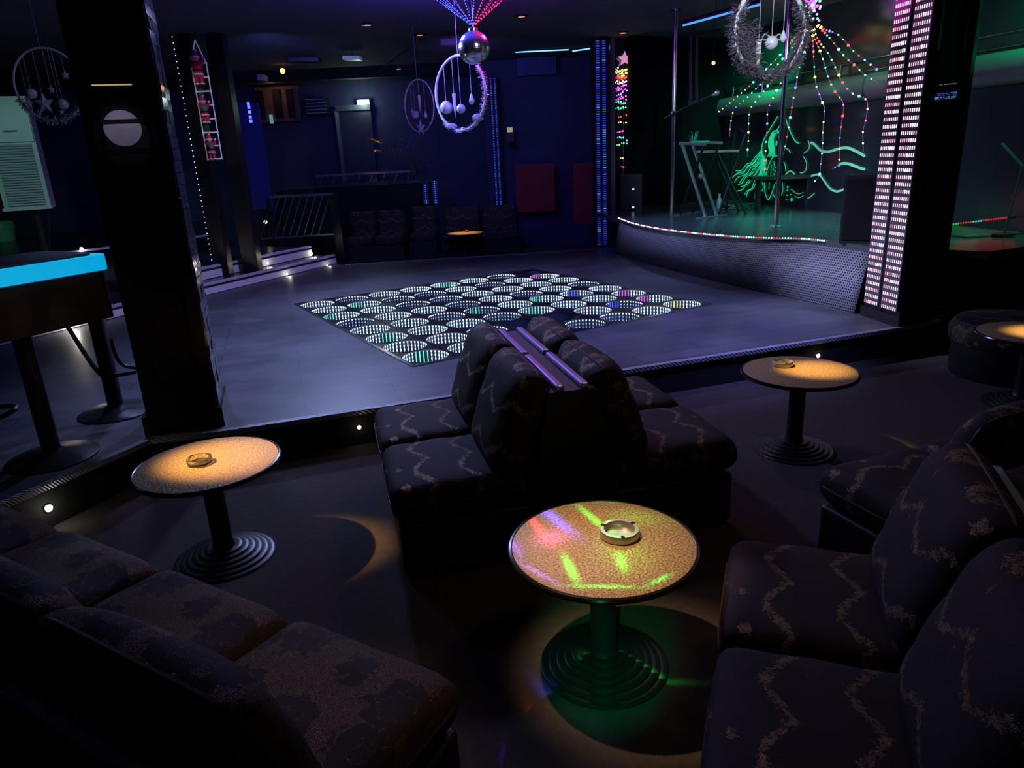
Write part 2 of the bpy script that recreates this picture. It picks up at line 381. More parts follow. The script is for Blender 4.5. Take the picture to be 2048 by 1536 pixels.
# mirror light tiles
TILEBLK = mat('tile_black', (.012, .012, .016), .3, 0, .5)
WELL = mat('mirror_well', (.10, .125, .19), .25, .5, .5)
def tile_mesh():
    b = MB(); n = 32; r = .19; h = HALF*.985; ring = []; sq = []
    for j in range(n):
        a = 2*math.pi*j/n; c, s_ = math.cos(a), math.sin(a); k = h/max(abs(c), abs(s_))
        ring.append((r*c, r*s_, 0)); sq.append((k*c, k*s_, 0))
    lo = [(x, y, -.17) for x, y, z in ring]; skirt = [(x, y, -.03) for x, y, z in sq]
    vs = ring+sq+lo+skirt
    fs = [(j, (j+1) % n, n+(j+1) % n, n+j) for j in range(n)]+[(n+j, n+(j+1) % n, 3*n+(j+1) % n, 3*n+j) for j in range(n)]
    b.add(vs, fs, 0); b.add(ring+lo, [(j, n+j, n+(j+1) % n, (j+1) % n) for j in range(n)]+[tuple(n+j for j in range(n))], 1)
    return mesh('mirror_tile', b, [TILEBLK, WELL])
TM = tile_mesh(); _rm = MB().tube([(.187*math.cos(a*math.pi/16), .187*math.sin(a*math.pi/16), .001) for a in range(32)], .004, 4, True)
RIM = mesh('rim', _rm, STEEL)
DARK = {(0, 7), (6, 3), (6, 4), (7, 2), (7, 3)} - {(7, 2), (7, 3)}
DIM = {(0, 1), (2, 2), (3, 0), (3, 3), (1, 2), (1, 5), (6, 6), (4, 3), (5, 3), (1, 3), (6, 2), (7, 4), (3, 5), (0, 6), (7, 5), (2, 3), (3, 7), (4, 2)}
random.seed(11)
LM = [emi('tile_dot', (.78, .95, 1), 3.2), emi('tile_stripe', (.52, .74, 1), 1.0), led('blue', 2.2), emi('tile_magenta', (.9, .08, .75), 1.3), emi('tile_teal', (.22, .95, .75), 1.1), emi('led_dimblue', (.22, .30, .75), .32), emi('tile_yellow', (1, .85, .25), 1.6), emi('tile_mid', (.4, .55, 1), .5)]
ACC = {(0, 1): (.5, 3), (2, 3): (.5, 3), (3, 0): (.55, 2), (1, 5): (.55, 3), (5, 0): (.0, 4), (6, 0): (.25, 3), (7, 0): (.02, 4), (3, 5): (.3, 3),
       (1, 1): (.1, 4), (2, 1): (.35, 4), (4, 3): (.05, 4), (5, 2): (.2, 4), (6, 1): (.55, 3), (2, 0): (.15, 4), (3, 4): (.25, 3), (4, 5): (.1, 4),
       (0, 4): (.0, 4), (1, 7): (.1, 3), (4, 6): (.0, 2), (6, 5): (.55, 3), (5, 4): (.0, 4), (5, 7): (.0, 3), (6, 7): (.05, 3), (7, 7): (.0, 6),
       (7, 6): (.3, 6), (6, 6): (.05, 2), (1, 6): (.25, 4)}
for i in range(8):
    for j in range(8):
        o = link('mirror_tile', TM, dance); o.location = (TX0+j*U, TY0-i*U, ZD)
        rm = link('rim', RIM, o)
        if (i, j) in DARK:
            continue
        b = MB(); n = 36; dim = (i, j) in DIM; acc = ACC.get((i, j))
        for q in range(n):
            fr = q/n; a = 2*math.pi*fr; c, s_ = math.cos(a), math.sin(a); t = Vector((-s_, c, 0)); nn = Vector((c, s_, 0))
            rel = (fr - .18) % 1          # 0.25.. about the far side as the camera sees it
            col = None
            if acc and abs(((rel-acc[0]+.5) % 1)-.5) < .06: col = acc[1]
            p = nn*.1875
            def quad(z0, z1, ww, mi): b.add([p+t*ww+Vector((0, 0, z0)), p-t*ww+Vector((0, 0, z0)), p-t*ww+Vector((0, 0, z1)), p+t*ww+Vector((0, 0, z1))], [(0, 1, 2, 3)], mi)
            mi0 = (7 if dim else 1) if col is None else col
            quad(-.008, -.165, .0042, 5 if dim and col is None else mi0); p = nn*.1865
            for lv in range(5): quad(-.004-lv*.032, -.014-lv*.032, .0058-lv*.0004, (0 if lv < (1 if dim else 3) else 1) if col is None else col)  # lower dots and stripes: mirror reflections of the ring, built as emission
        lr = part('led_ring_reflections', b, LM, o, local=True); lr['kind'] = 'stuff'
lamp('AREA', 'tile_glow', (3.65, 6.45, ZD-.0), (.7, .85, 1), 0.01, 2.8, (3.65, 6.45, 3))

# left steps -------------------------------------------------------
LA = math.atan2(.545, .838); LD = Vector((.838, .545, 0)); LN = Vector((-.545, .838, 0)); L0 = Vector((-.715, 8.154, 0))
def lpt(s, n, z=0): return L0+LD*s+LN*n+Vector((0, 0, z))
TREAD = mat('glossy_tread', (.03, .03, .038), .25, 0, .5)
b = MB(); q = [lpt(-2.2, 0), lpt(5.02, 0), lpt(5.02, 1.6), lpt(-2.2, 1.6)]; b.prism([(p.x, p.y) for p in q], ZD, .35); s1 = struct('step_lower', b, TREAD)
b = MB(); q = [lpt(1.9, .38), lpt(4.93, .38), lpt(4.93, 3.4), lpt(1.9, 3.4)]; b.prism([(p.x, p.y) for p in q], .35, .49); s2 = struct('step_upper', b, TREAD)
def riser(parent, s0, s1_, n, z0, z1):
    b = MB(); b.beam(lpt(s0, n-.008, (z0+z1)/2-.015), lpt(s1_, n-.008, (z0+z1)/2-.015), .014, z1-z0-.045); link('riser_board', mesh('riser_board', b, WHITE), parent)
    b = MB(); b.beam(lpt(s0, n+.015, z1+.004), lpt(s1_, n+.015, z1+.004), .06, .02); link('nosing', mesh('nosing', b, mat('lilac_nosing', (.42, .38, .55), .5)), parent)
    b = MB(); k = int((s1_-s0)/.055)
    for i in range(k): b.box(lpt(s0+(i+.5)*(s1_-s0)/k, n+.012, z1+.018), (.028, .04, .012), Matrix.Rotation(LA+.5, 3, 'Z'))
    o = link('nosing_grip', mesh('nosing_grip', b, WHITE), parent); o['kind'] = 'stuff'
riser(s1, -2.2, 5.02, 0, ZD, .35); riser(s2, 1.9, 4.93, .38, .35, .49)
# upper left platform with two riser lights
UL = [(-3.9, 10.6), (-.77, 11.6), (.5, 12.02), (2.0, 12.5), (2.6, 16), (-3.9, 16)]
b = MB(); b.prism(UL, .002, .70); up_pl = struct('platform_upper', b, TREAD)
b = MB(); b.beam((-3.9, 10.6, .70), (-.77, 11.6, .70), .05, .03); b.beam((-.77, 11.6, .70), (.5, 12.02, .70), .05, .03); b.beam((.5, 12.02, .70), (2.0, 12.5, .70), .05, .03)
link('nosing', mesh('nosing', b, mat('lilac_nosing')), up_pl)
b = MB(); [b.beam((*UL[i], .52), (*UL[i+1], .52), .012, .33) for i in range(3)]; link('riser_board', mesh('riser_board', b, mat('riser_black', (.006, .006, .008), .8, 0, .1)), up_pl)

# small round lights let into risers ---------------------------------
WARM = emi('step_lens_warm', (1, .84, .5), 5); COOL = emi('step_lens_pale', (1, .96, .75), 8)
def step_light(p, nrm, r, label, e=1.2, m=WARM, col=(1, .85, .55), grp='step lights'):
    p = Vector(p); nrm = Vector(nrm).normalized(); M = nrm.to_track_quat('Z', 'Y').to_matrix()
    t = thing('step_light', label, 'light', p, 0, grp)
    part('bezel', MB().lathe([(r*1.25, 0), (r*1.25, .006), (r, .008)], 20, p, 0, M), STEEL, t, True)
    part('lens', MB().lathe([(r, .004), (r*.9, .011), (r*.4, .015), (1e-5, .016)], 20, p, 0, M), m, t, True)
    lamp('POINT', 'step_glow', p+nrm*.06, col, e, .02)
def on_edge(x, y, a, c, off=.0):          # riser point under platform edge a-c seen at a pixel
    a = Vector((*a, 0)); c = Vector((*c, 0)); d = (c-a).normalized(); nn = Vector((d.y, -d.x, 0))
    if nn.dot(a) > 0: nn = -nn
    rr = ray(x, y); p = EYE+rr*((a-EYE).dot(nn)/rr.dot(nn)); return p, nn
p, nn = on_edge(96, 1016, OUT[1], OUT[0]); step_light(p, nn, .020, 'bright pale round riser light below the bar, at far left edge', .25, COOL, (1, .95, .75))
p, nn = on_edge(718, 854, OUT[3], OUT[6]); step_light(p, nn, .014, 'yellow round riser light beside the middle double sofa', .05)
p, nn = on_edge(1635, 711, OUT[3], OUT[6]); step_light(p, nn, .017, 'yellow round riser light just behind the right cocktail table', .05)
for (x, y), lb in zip(((40, 514), (163, 498)), ('left of two pale lights in the upper riser behind the bar', 'right of two pale lights in the upper riser behind the bar')):
    p, nn = on_edge(x, y, UL[1], UL[2]); step_light(p, nn, .026, lb, .5, COOL, (1, .9, .7))
def rl(s, n, z, lb, e=.35): step_light(lpt(s, n-.018, z), -LN, .016, lb, e, COOL, (1, .92, .75))
def s_at(x, y, n):
    rr = ray(x, y); p = EYE+rr*((L0+LN*n-EYE).dot(LN)/rr.dot(LN)); return (p-L0).dot(LD), p.z
for x, y, n, lb, e in ((136, 642, 0, 'glaring step light in lower step seen under the bar', 2.2), (571, 548, 0, 'step light in lower step right of the black posts', .25), (652, 531, 0, 'step light near right end of lower step', .2),
                       (532, 526, .38, 'step light at left in upper step beside black post', .25), (622, 507, .38, 'step light at right end of upper step', .5)):
    s_, z_ = s_at(x, y, n); rl(s_, n, z_, lb, e)

# ================================================================== STAGE
deck = [(6.60, 7.85), (6.25, 7.15), (6.03, 6.5), (5.93, 5.9), (5.92, 5.35), (6.0, 4.9), (6.16, 4.6), (6.16, 4.3), (6.02, 3.75)]
dk = sub([(x, y, ZS) for x, y in deck], 5)
base = [(6.88, 8.28), (6.60, 7.40), (6.42, 6.70), (6.27, 6.05), (6.15, 5.5), (6.06, 5.0), (5.99, 4.52), (5.90, 4.1), (5.82, 3.72)]
bs = sub([(x, y, ZD) for x, y in base], 5)
b = MB(); poly = [(p.x, p.y) for p in dk]+[(6.3, 2.9), (7.4, 2.75), (9.0, 7.0), (9.6, 8.7), (7.0, 8.9)]
b.prism(poly, ZS-.06, ZS); DECK = mat('stage_deck', (.06, .075, .085), .24, 0, .5, .2, 3)
stage = struct('floor_stage', b, DECK)
fm = bpy.data.meshes.new('fascia'); vs = []; fs = []; uvs = []
acc_ = 0
for i, (t, l) in enumerate(zip(dk, bs)):
    if i: acc_ += (l-bs[i-1]).length
    vs += [tuple(t-Vector((0, 0, .05))), tuple(l)]; uvs += [(acc_, .52), (acc_, 0)]
for i in range(len(dk)-1): fs.append((2*i, 2*i+1, 2*i+3, 2*i+2))
fm.from_pydata(vs, [], fs); ul = fm.uv_layers.new(name='UVMap')
for lp in fm.loops: ul.data[lp.index].uv = uvs[lp.vertex_index]
fm.materials.append(PERF); fo = link('fascia', fm, stage, True); fo['label'] = 'perforated metal stage front'
sol = fo.modifiers.new('thick', 'SOLIDIFY'); sol.thickness = .012
# edge rope light
t = thing('rope_light', 'red and white rope light along the curved stage edge', 'light', (dk[0].x, dk[0].y, ZS))
path = [p+Vector((-.012, 0, -.012)) for p in dk[:36]]
part('tube', MB().tube(path, .011, 6), mat('clear_tube', (.25, .3, .32), .2, 0, .5), t, True)
b = MB(); cum = [0]
for i in range(1, len(path)): cum.append(cum[-1]+(path[i]-path[i-1]).length)
k = 0; s_ = 0.01; seqs = 0
while s_ < cum[-1]:
    i = next(q for q in range(1, len(cum)) if cum[q] >= s_); f = (s_-cum[i-1])/(cum[i]-cum[i-1]); p = path[i-1].lerp(path[i], f)
    red = (k % 7) >= 4; b.ball(p+Vector((-.004, 0, .009)), .0075, 6, 4, 1 if red else (0 if k % 3 else 2)); s_ += .026; k += 1
part('leds', b, [led('cold', 7), led('red', 4), led('cyan', 5)], t)['kind'] = 'stuff'
lamp('POINT', 'rope_glow', (5.75, 6.2, ZS+.06), (.6, .85, 1), .5, .1); lamp('POINT', 'rope_glow', (5.75, 5.1, ZS+.06), (.7, .8, 1), .5, .1)
# side deck right of the pillar
b = MB(); b.prism([(6.95, 3.42), (8.0, 2.98), (8.3, 3.9), (7.3, 4.3)], ZS-.08, ZS+.005); sd = struct('floor_side_deck', b, DECK)
b = MB()
for i in range(16):
    f = (i+.5)/16; b.beam(Vector((6.95, 3.42, ZS+.01)).lerp(Vector((7.3, 4.3, ZS+.01)), f), Vector((8.0, 2.98, ZS+.01)).lerp(Vector((8.3, 3.9, ZS+.01)), f), .03, .012)
link('deck_ribs', mesh('deck_ribs', b, mat('teal_rib', (.12, .2, .18), .3)), sd)['kind'] = 'stuff'
for x, y in ((7.2, 3.5), (7.85, 3.2)):
    link('deck_leg', mesh('deck_leg', MB().box((x, y, (ZD+ZS)/2-.04), (.06, .06, ZS-ZD-.08)), BLACKM), sd)

# padded bulkhead and balcony rail on the stage wall
BULK = mat('bulkhead_vinyl', (.20, .23, .21), .32, 0, .5, .15, 2)
prof = []
for i in range(13):
    a = -math.pi/2+math.pi*i/12; prof.append((WN.x*(.02+.16*math.cos(a)**.6 if math.cos(a) > 0 else .02), WN.y*(.02+.16*math.cos(a)**.6 if math.cos(a) > 0 else .02), 2.26+.145*math.sin(a)))
prof += [(0, 0, 2.405), (0, 0, 2.115)]
def wl(s, off=0, z=0): return WP+WD*s+WN*off+Vector((0, 0, z))
for s0, s1_, lb in ((-.25+.02, 3.45, 'green-lit padded bulkhead behind the fairy lights'), (-4.2, -.27, 'padded bulkhead running behind the LED pillar')):
    single('bulkhead', MB().sweep(prof, wl(s0), wl(s1_)), BULK, lb, 'bulkhead', None, True)
t = thing('balcony_rail', 'thin metal balcony rail above the padded bulkhead', 'railing', wl(0, .05, 2.41))
part('top_rail', MB().tube([wl(-4.2, .06, 2.56), wl(3.4, .06, 2.56)], .011), STEEL, t)
part('lower_rail', MB().tube([wl(-4.2, .06, 2.44), wl(3.4, .06, 2.44)], .006), STEEL, t)
for s_ in (-3.4, -2.45, -1.5, -.6, .35, 1.3, 2.2, 3.1): part('post', MB().tube([wl(s_, .06, 2.40), wl(s_, .06, 2.56)], .014), STEEL, t)

# mural -------------------------------------------------------------
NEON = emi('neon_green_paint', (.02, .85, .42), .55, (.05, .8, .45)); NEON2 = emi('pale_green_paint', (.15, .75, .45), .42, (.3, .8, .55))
mur = thing('wall_mural', 'glowing green line mural of a long-haired woman on stage wall', 'mural', onw(1560, 400, .01))
def mp(x, y): return onw(1440+x/6.982, 200+y/6.982, .012)
def stroke(bm_, pts, w, mi=0):
    w = w/6.982/F*9.5/2; P = sub([mp(*p) for p in pts], 6); side = []
    n = len(P)
    for i, p in enumerate(P):
        tt = (P[min(i+1, n-1)]-P[max(i-1, 0)]).normalized(); s_ = tt.cross(WN).normalized()*w*(1 if 0 < i < n-1 else .5); side.append((p+s_, p-s_))
    vs = []; [vs.extend((a+WN*.004, c+WN*.004, c, a)) for a, c in side]
    fs = []
    for i in range(n-1):
        o = 4*i; fs += [(o, o+1, o+5, o+4), (o+1, o+2, o+6, o+5), (o+3, o, o+4, o+7)]
    bm_.add(vs, fs, mi)
def blob(bm_, x, y, rx, ry):
    c = mp(x, y); X = WD*(rx/6.982/F*9.5); Z = Vector((0, 0, ry/6.982/F*9.5))
    pts = [c+X*math.cos(a*math.pi/7)+Z*math.sin(a*math.pi/7) for a in range(14)]
    bm_.add(pts+[p+WN*.004 for p in pts], [tuple(range(14, 28))]+[(i, (i+1) % 14, 14+(i+1) % 14, 14+i) for i in range(14)])
random.seed(3)
b = MB()
for k in range(8):
    x0 = 712+k*7; stroke(b, [(x0+20, 450+abs(k-4)*6), (x0-25+k*2, 540), (x0-35+k*4, 640), (x0-20+k*3, 720), (x0-45+k*6, 790)], 11)
stroke(b, [(835, 445), (790, 430), (740, 445), (712, 490), (705, 540)], 20); stroke(b, [(840, 470), (800, 455), (760, 470)], 16)
ends = [(230, 1005), (235, 1045), (165, 1090), (190, 1135), (262, 1140), (250, 1180), (240, 1285), (300, 1230), (345, 1330), (360, 1345), (475, 1360)]
for k, (ex, ey) in enumerate(ends):
    sx, sy = 568+k*9, 700+k*14; pts = []
    mx, my = sx-60-(sx-ex)*.15, sy+(ey-sy)*.6
    for i in range(9):
        f = i/8; x = (1-f)**2*sx+2*f*(1-f)*mx+f*f*ex; y = (1-f)**2*sy+2*f*(1-f)*my+f*f*ey
        a = 20*math.sin(i*2.1+k)*f; pts.append((x+a*.6, y+a))
    stroke(b, pts, 11)
for k in range(6): stroke(b, [(600+k*9, 800+k*10), (570+k*10, 900), (560+k*14, 1000), (530+k*24, 1070)], 9)
part('hair', b, NEON, mur)
b = MB()
stroke(b, [(810, 225), (720, 370), (630, 520), (588, 640), (590, 760), (612, 860), (640, 950)], 16); stroke(b, [(840, 345), (815, 395), (790, 420)], 14)
stroke(b, [(922, 270), (960, 390), (1030, 540), (1070, 590), (1110, 605)], 16)
stroke(b, [(820, 780), (745, 790), (695, 880), (655, 1000), (642, 1070)], 13); stroke(b, [(722, 900), (715, 980), (710, 1060)], 11)
stroke(b, [(750, 850), (765, 930), (800, 960)], 10); stroke(b, [(740, 930), (752, 980), (775, 992), (745, 1060)], 10)
stroke(b, [(618, 1150), (630, 1290), (668, 1390), (705, 1345), (775, 1150)], 14); stroke(b, [(690, 1150), (682, 1250)], 9); stroke(b, [(735, 1300), (775, 1380)], 9)
stroke(b, [(590, 1150), (605, 1230), (575, 1280)], 9); stroke(b, [(890, 860), (912, 920), (922, 1000)], 11); stroke(b, [(870, 1150), (880, 1250), (860, 1330)], 10)
blob(b, 790, 605, 20, 38); blob(b, 822, 520, 15, 28)
part('figure', b, NEON, mur)
b = MB()
stroke(b, [(1265, 598), (1310, 612), (1400, 700), (1500, 725), (1620, 692), (1720, 668), (1810, 675), (1955, 745), (2030, 790)], 34)
stroke(b, [(1650, 925), (1700, 888), (1800, 892), (1955, 950), (2030, 970)], 34)
stroke(b, [(1270, 1065), (1330, 1045), (1390, 1048), (1450, 1120), (1530, 1230), (1620, 1275), (1700, 1260), (1815, 1200)], 28)
stroke(b, [(910, 1045), (960, 1002), (1000, 1000), (1060, 1050)], 20); stroke(b, [(1230, 565), (1250, 620), (1235, 690), (1170, 745)], 12)
stroke(b, [(1160, 785), (1195, 840), (1210, 900), (1195, 980), (1150, 1020), (1115, 1010)], 12); stroke(b, [(910, 670), (960, 700), (985, 745)], 11)
stroke(b, [(1220, 1380), (1290, 1330), (1322, 1298)], 12); stroke(b, [(980, 1240), (1080, 1310), (1170, 1290)], 7); stroke(b, [(1040, 1340), (1100, 1365), (1170, 1335)], 7)
part('ribbons', b, [NEON2], mur)
for x, y, r in ((945, 1215, 18), (940, 1260, 14), (935, 1330, 12), (990, 1320, 10), (1000, 1390, 28), (930, 1390, 10)): b = MB(); blob(b, x, y, r, r*.9); part('dot', b, NEON, mur)

# poles ----------------------------------------------------------------
def pole(p, r, label, flange=True):
    t = thing('dance_pole', label, 'pole', (p.x, p.y, ZS))
    part('shaft', MB().tube([(p.x, p.y, ZS), (p.x, p.y, ZC)], r, 16), STEEL, t, True)
    if flange: part('flange', MB().lathe([(.085, 0), (.085, .008), (.05, .018), (r*1.2, .022)], 24, (p.x, p.y, ZS)), STEEL, t, True)
    part('ceiling_flange', MB().lathe([(r*1.2, -.02), (.07, -.01), (.07, 0)], 24, (p.x, p.y, ZC)), STEEL, t, True)
pole(atz(1551, 453, ZS), .028, 'polished dance pole with round floor flange mid-stage'); pole(atz(1343, 437, ZS), .024, 'slimmer polished pole at the left side of the stage', False)

# keyboard stand -------------------------------------------------------
SIL = mat('silver_tube', (.5, .48, .55), .35, .8)
def P3(x, y, t): return att(x, y, t)
kb = thing('keyboard_stand', 'silver double-braced X-frame keyboard stand on the stage', 'stand', atz(1395, 432, ZS))
f1, f2 = atz(1346, 433, ZS), atz(1400, 424, ZS); g1, g2 = atz(1393, 438, ZS), atz(1453, 430, ZS)
tF = (g1.x*GX+g1.y*GY); tB = (f1.x*GX+f1.y*GY)
a1, a2 = P3(1364, 288, tF+.1), P3(1384, 288, tF+.25); c1, c2 = P3(1408, 290, tF+.1), P3(1438, 290, tF+.3)
part('foot', MB().tube([f1, f2], .018), SIL, kb); part('foot', MB().tube([g1, g2], .018), SIL, kb)
part('leg', MB().tube([a1, g1.lerp(g2, .3)], .022), SIL, kb); part('leg', MB().tube([a2, g1.lerp(g2, .68)], .022), SIL, kb)
part('leg', MB().tube([c1, f1.lerp(f2, .25)], .018), DKMETAL, kb); part('leg', MB().tube([c2, f1.lerp(f2, .7)], .018), DKMETAL, kb)
part('top_arm', MB().tube([P3(1358, 287, tF+.1), P3(1412, 289, tF+.1)], .02), SIL, kb); part('top_arm', MB().tube([P3(1380, 284, tF+.3), P3(1445, 286, tF+.3)], .02), SIL, kb)
part('pivot', MB().ball(P3(1402, 352, tF+.1), .04, 10, 8), SIL, kb, True)
# folding chair
ch = thing('folding_chair', 'dark folding chair with pale seat edge behind keyboard stand', 'chair', atz(1465, 425, ZS))
e1, e2 = atz(1437, 430, ZS), atz(1492, 428, ZS); e3, e4 = atz(1452, 421, ZS), atz(1478, 424, ZS); tc_ = e1.x*GX+e1.y*GY
part('leg', MB().tube([e1, P3(1491, 268, tc_+.1)], .016), DKMETAL, ch); part('leg', MB().tube([e2, P3(1435, 305, tc_+.1)], .016), DKMETAL, ch)
part('leg', MB().tube([e3, P3(1470, 262, tc_+.4)], .016), DKMETAL, ch); part('leg', MB().tube([e4, P3(1425, 302, tc_+.4)], .016), DKMETAL, ch)
sA, sB = P3(1407, 306, tc_-.0), P3(1478, 304, tc_+.05); sd_ = Vector((GX, GY, 0))*.36
b = MB(); b.add([sA, sB, sB+sd_, sA+sd_, sA+Vector((0, 0, .03)), sB+Vector((0, 0, .03)), sB+sd_+Vector((0, 0, .03)), sA+sd_+Vector((0, 0, .03))], [(3, 2, 1, 0), (4, 5, 6, 7), (0, 1, 5, 4), (1, 2, 6, 5), (2, 3, 7, 6), (3, 0, 4, 7)])
part('seat', b, mat('pale_seat', (.45, .44, .40), .6), ch)
part('back_rail', MB().tube(sub([P3(1470, 262, tc_+.4), P3(1480, 258, tc_+.25), P3(1491, 268, tc_+.1)], 5), .014), DKMETAL, ch)
# things on / near the stand
b = MB(); p0 = P3(1401, 286, tF+.2)
b.rbox(p0+Vector((0, 0, .015)), (.20, .07, .018), -YAW); t = thing('tray', 'small green-lit flat tray lying on the keyboard stand', 'tray', p0)
part('body', b, emi('green_lit_tray', (.0, .6, .3), .25, (.1, .6, .4)), t)  # green light on the tray is put in as its own emission
p0 = P3(1387, 287, tF+.25); t = thing('foliage_ornament', 'small spiky green ornament standing on keyboard stand', 'ornament', p0)
b = MB()
for i in range(14):
    a = i*2.4; b.tube([p0, p0+Vector((.06*math.cos(a), .06*math.sin(a), .05+.05*(i % 3)))], [.008, .002], 4)
part('fronds', b, mat('green_plastic', (.05, .55, .3), .4), t)
# microphone boom
mb = thing('microphone_boom', 'microphone on a long boom arm clamped to the left pole', 'microphone', P3(1338, 236, 10.0))
tm = atz(1343, 437, ZS); tm = tm.x*GX+tm.y*GY-.08
part('boom', MB().tube([P3(1328, 237, tm), P3(1395, 203, tm-.05), P3(1425, 190, tm-.08)], .010), DKMETAL, mb)
part('clamp', MB().ball(P3(1346, 228, tm), .035, 8, 6), DKMETAL, mb, True); part('cable_loop', MB().tube([P3(1401+7*math.cos(i/12*6.283), 200+6*math.sin(i/12*6.283), tm-.06) for i in range(12)], .005, 5, True), DKMETAL, mb)
part('head', MB().ball(P3(1434, 186, tm-.09), .032, 12, 8), mat('mic_mesh', (.5, .52, .52), .4, .7), mb, True)
part('body', MB().tube([P3(1424, 191, tm-.085), P3(1433, 187, tm-.09)], [.014, .022]), SIL, mb)
# bench under mural
bn = thing('stage_bench', 'dark low bench standing against the stage wall mural', 'bench', atz(1560, 419, ZS))
l1, l2 = atz(1517, 421, ZS), atz(1612, 418, ZS); dd = (l2-l1).normalized(); nn = Vector((-dd.y, dd.x, 0)); hb = zon(1517, 357, l1)-ZS
if nn.dot(l1) < 0: nn = -nn
DKG = mat('dark_green_bench', (.03, .06, .05), .35)
part('top', MB().beam(l1-dd*.12+nn*.15+Vector((0, 0, hb)), l2+dd*.12+nn*.15+Vector((0, 0, hb)), .40, .045), DKG, bn)
for q in (l1, l1+nn*.3, l2, l2+nn*.3): part('leg', MB().tube([q, q+Vector((0, 0, hb-.02))], .022, 8), DKG, bn)
# bottle and cables at the back of the stage
p0 = atz(1438, 417, ZS); t = thing('spray_bottle', 'small teal-lit bottle on stage floor behind the stand', 'bottle', p0)
part('body', MB().lathe([(.035, 0), (.038, .02), (.036, .13), (.018, .16), (.014, .17)], 14, p0), mat('teal_bottle', (.2, .5, .48), .3), t, True)
part('cap', MB().lathe([(.016, .17), (.016, .195), (.02, .2), (.02, .21)], 12, p0), WHITE, t, True)
t = thing('cable_pile', 'tangle of green-lit cables on the floor by the bottle', 'cables', atz(1475, 414, ZS)); b = MB(); random.seed(5)
for i in range(7):
    c = atz(1450+i*9, 414+(i % 2)*3, ZS+.01); b.tube(sub([c+Vector((random.uniform(-.14, .14), random.uniform(-.12, .12), random.uniform(0, .05))) for _ in range(6)], 4), .007, 5)
part('cables', b, mat('cable_green', (.12, .35, .25), .4), t)
# speakers
def speaker(c, w, d, h, rz, label, grille=True, led_=False):
    t = thing('loudspeaker', label, 'speaker', c, rz)
    part('cabinet', MB().box((0, 0, h/2), (w, d, h)), mat('speaker_black', (.02, .021, .026), .55, 0, .4, .2, 8, .2, 120), t, local=True)
    part('grille', MB().box((0, -d/2-.004, h/2), (w*.86, .008, h*.9)), mat('speaker_grille', (.012, .012, .015), .5, .3, .5, .4, 200), t, local=True)
    if led_: part('badge', MB().box((.02, -d/2-.010, h*.22), (.035, .004, .02)), led('cold', 1.2), t, local=True)
    return t
ps = atz(1262, 421, ZS); hL = zon(1262, 347, ps)-ZS
speaker(ps, .30, .28, hL*.48, -YAW-.1, 'lower of two stacked dark speakers at stage left', led_=True)
speaker(ps+Vector((0, 0, hL*.485)), .30, .28, hL*.5, -YAW-.1, 'upper of two stacked dark speakers at stage left', led_=True)
speaker(Vector((6.28, 4.04, ZS)), .30, .34, .60, -R(62), 'black monitor speaker on stage beside the LED pillar')

# fairy-light fan -------------------------------------------------------
CW = [(1230, 170)]
def cx(x, y, off): return onw(1300+x/3.84, y/3.84, off)
strands = [
 [(1190, 200), (1150, 240), (1000, 420), (845, 580), (770, 655), (695, 720), (595, 805), (505, 878)],
 [(1200, 200), (1170, 265), (1020, 450), (910, 575), (830, 665), (725, 770), (650, 835), (620, 940), (612, 1050)],
 [(1205, 200), (1190, 275), (1060, 470), (975, 570), (900, 665), (830, 755), (768, 845), (757, 970), (755, 1080), (745, 1205)],
 [(1215, 200), (1205, 275), (1100, 470), (1020, 610), (955, 730), (905, 850), (900, 980), (890, 1110), (885, 1300)],
 [(1225, 205), (1222, 280), (1180, 420), (1140, 545), (1110, 710), (1085, 855), (1050, 1055), (1025, 1190)],
 [(1240, 205), (1250, 285), (1255, 400), (1262, 520), (1275, 650), (1320, 775), (1340, 845), (1328, 990), (1325, 1130), (1310, 1275), (1300, 1345), (1260, 1400)],
 [(1250, 200), (1262, 285), (1320, 430), (1365, 580), (1415, 695), (1485, 800), (1470, 950), (1455, 1105), (1450, 1250), (1400, 1300)],
 [(1260, 195), (1285, 295), (1380, 430), (1475, 625), (1550, 715), (1665, 775), (1655, 930), (1635, 1010), (1638, 1165)],
 [(1270, 190), (1320, 230), (1400, 315), (1495, 435), (1575, 505), (1650, 575), (1750, 635)],
 [(1280, 180), (1340, 225), (1450, 270), (1560, 390), (1660, 470), (1750, 540)]]
fl = thing('fairy_light_fan', 'multicoloured fairy lights fanning from a star above the stage', 'string lights', cx(1230, 170, .5))
seq = ['yellow', 'yellow', 'red', 'white', 'blue', 'magenta', 'cyan', 'green', 'red', 'white', 'yellow', 'green', 'blue', 'red', 'cold', 'teal']
LEDS = [led(c, 7) for c in COLS]; LN_ = list(COLS)
WIRE = mat('clear_wire', (.6, .62, .66), .3, .3, .5)
random.seed(21)
for k, sr in enumerate(strands):
    P = sub([cx(x, y, .45+.02*k) for x, y in sr], 8)
    so = part('strand', MB().tube(P, .0032, 4), WIRE, fl)
    b = MB(); d = 0; nxt = .05; q = 0
    for i in range(1, len(P)):
        seg = (P[i]-P[i-1]).length
        while nxt <= d+seg:
            c = P[i-1].lerp(P[i], (nxt-d)/seg)
            col = 'yellow' if nxt < .16 else 'red' if nxt < .26 else seq[(q*3+k*5+random.randint(0, 3)) % 16]
            b.ball(c, .0085 if random.random() < .75 else .014, 6, 4, LN_.index(col)); q += 1; nxt += .06 if nxt < .35 else .118
        d += seg
    part('bulbs', b, LEDS, so)['kind'] = 'stuff'
star = MB(); c0 = onw(1625, 8, .5); X = WD; Z = Vector((0, 0, 1)); pts = []
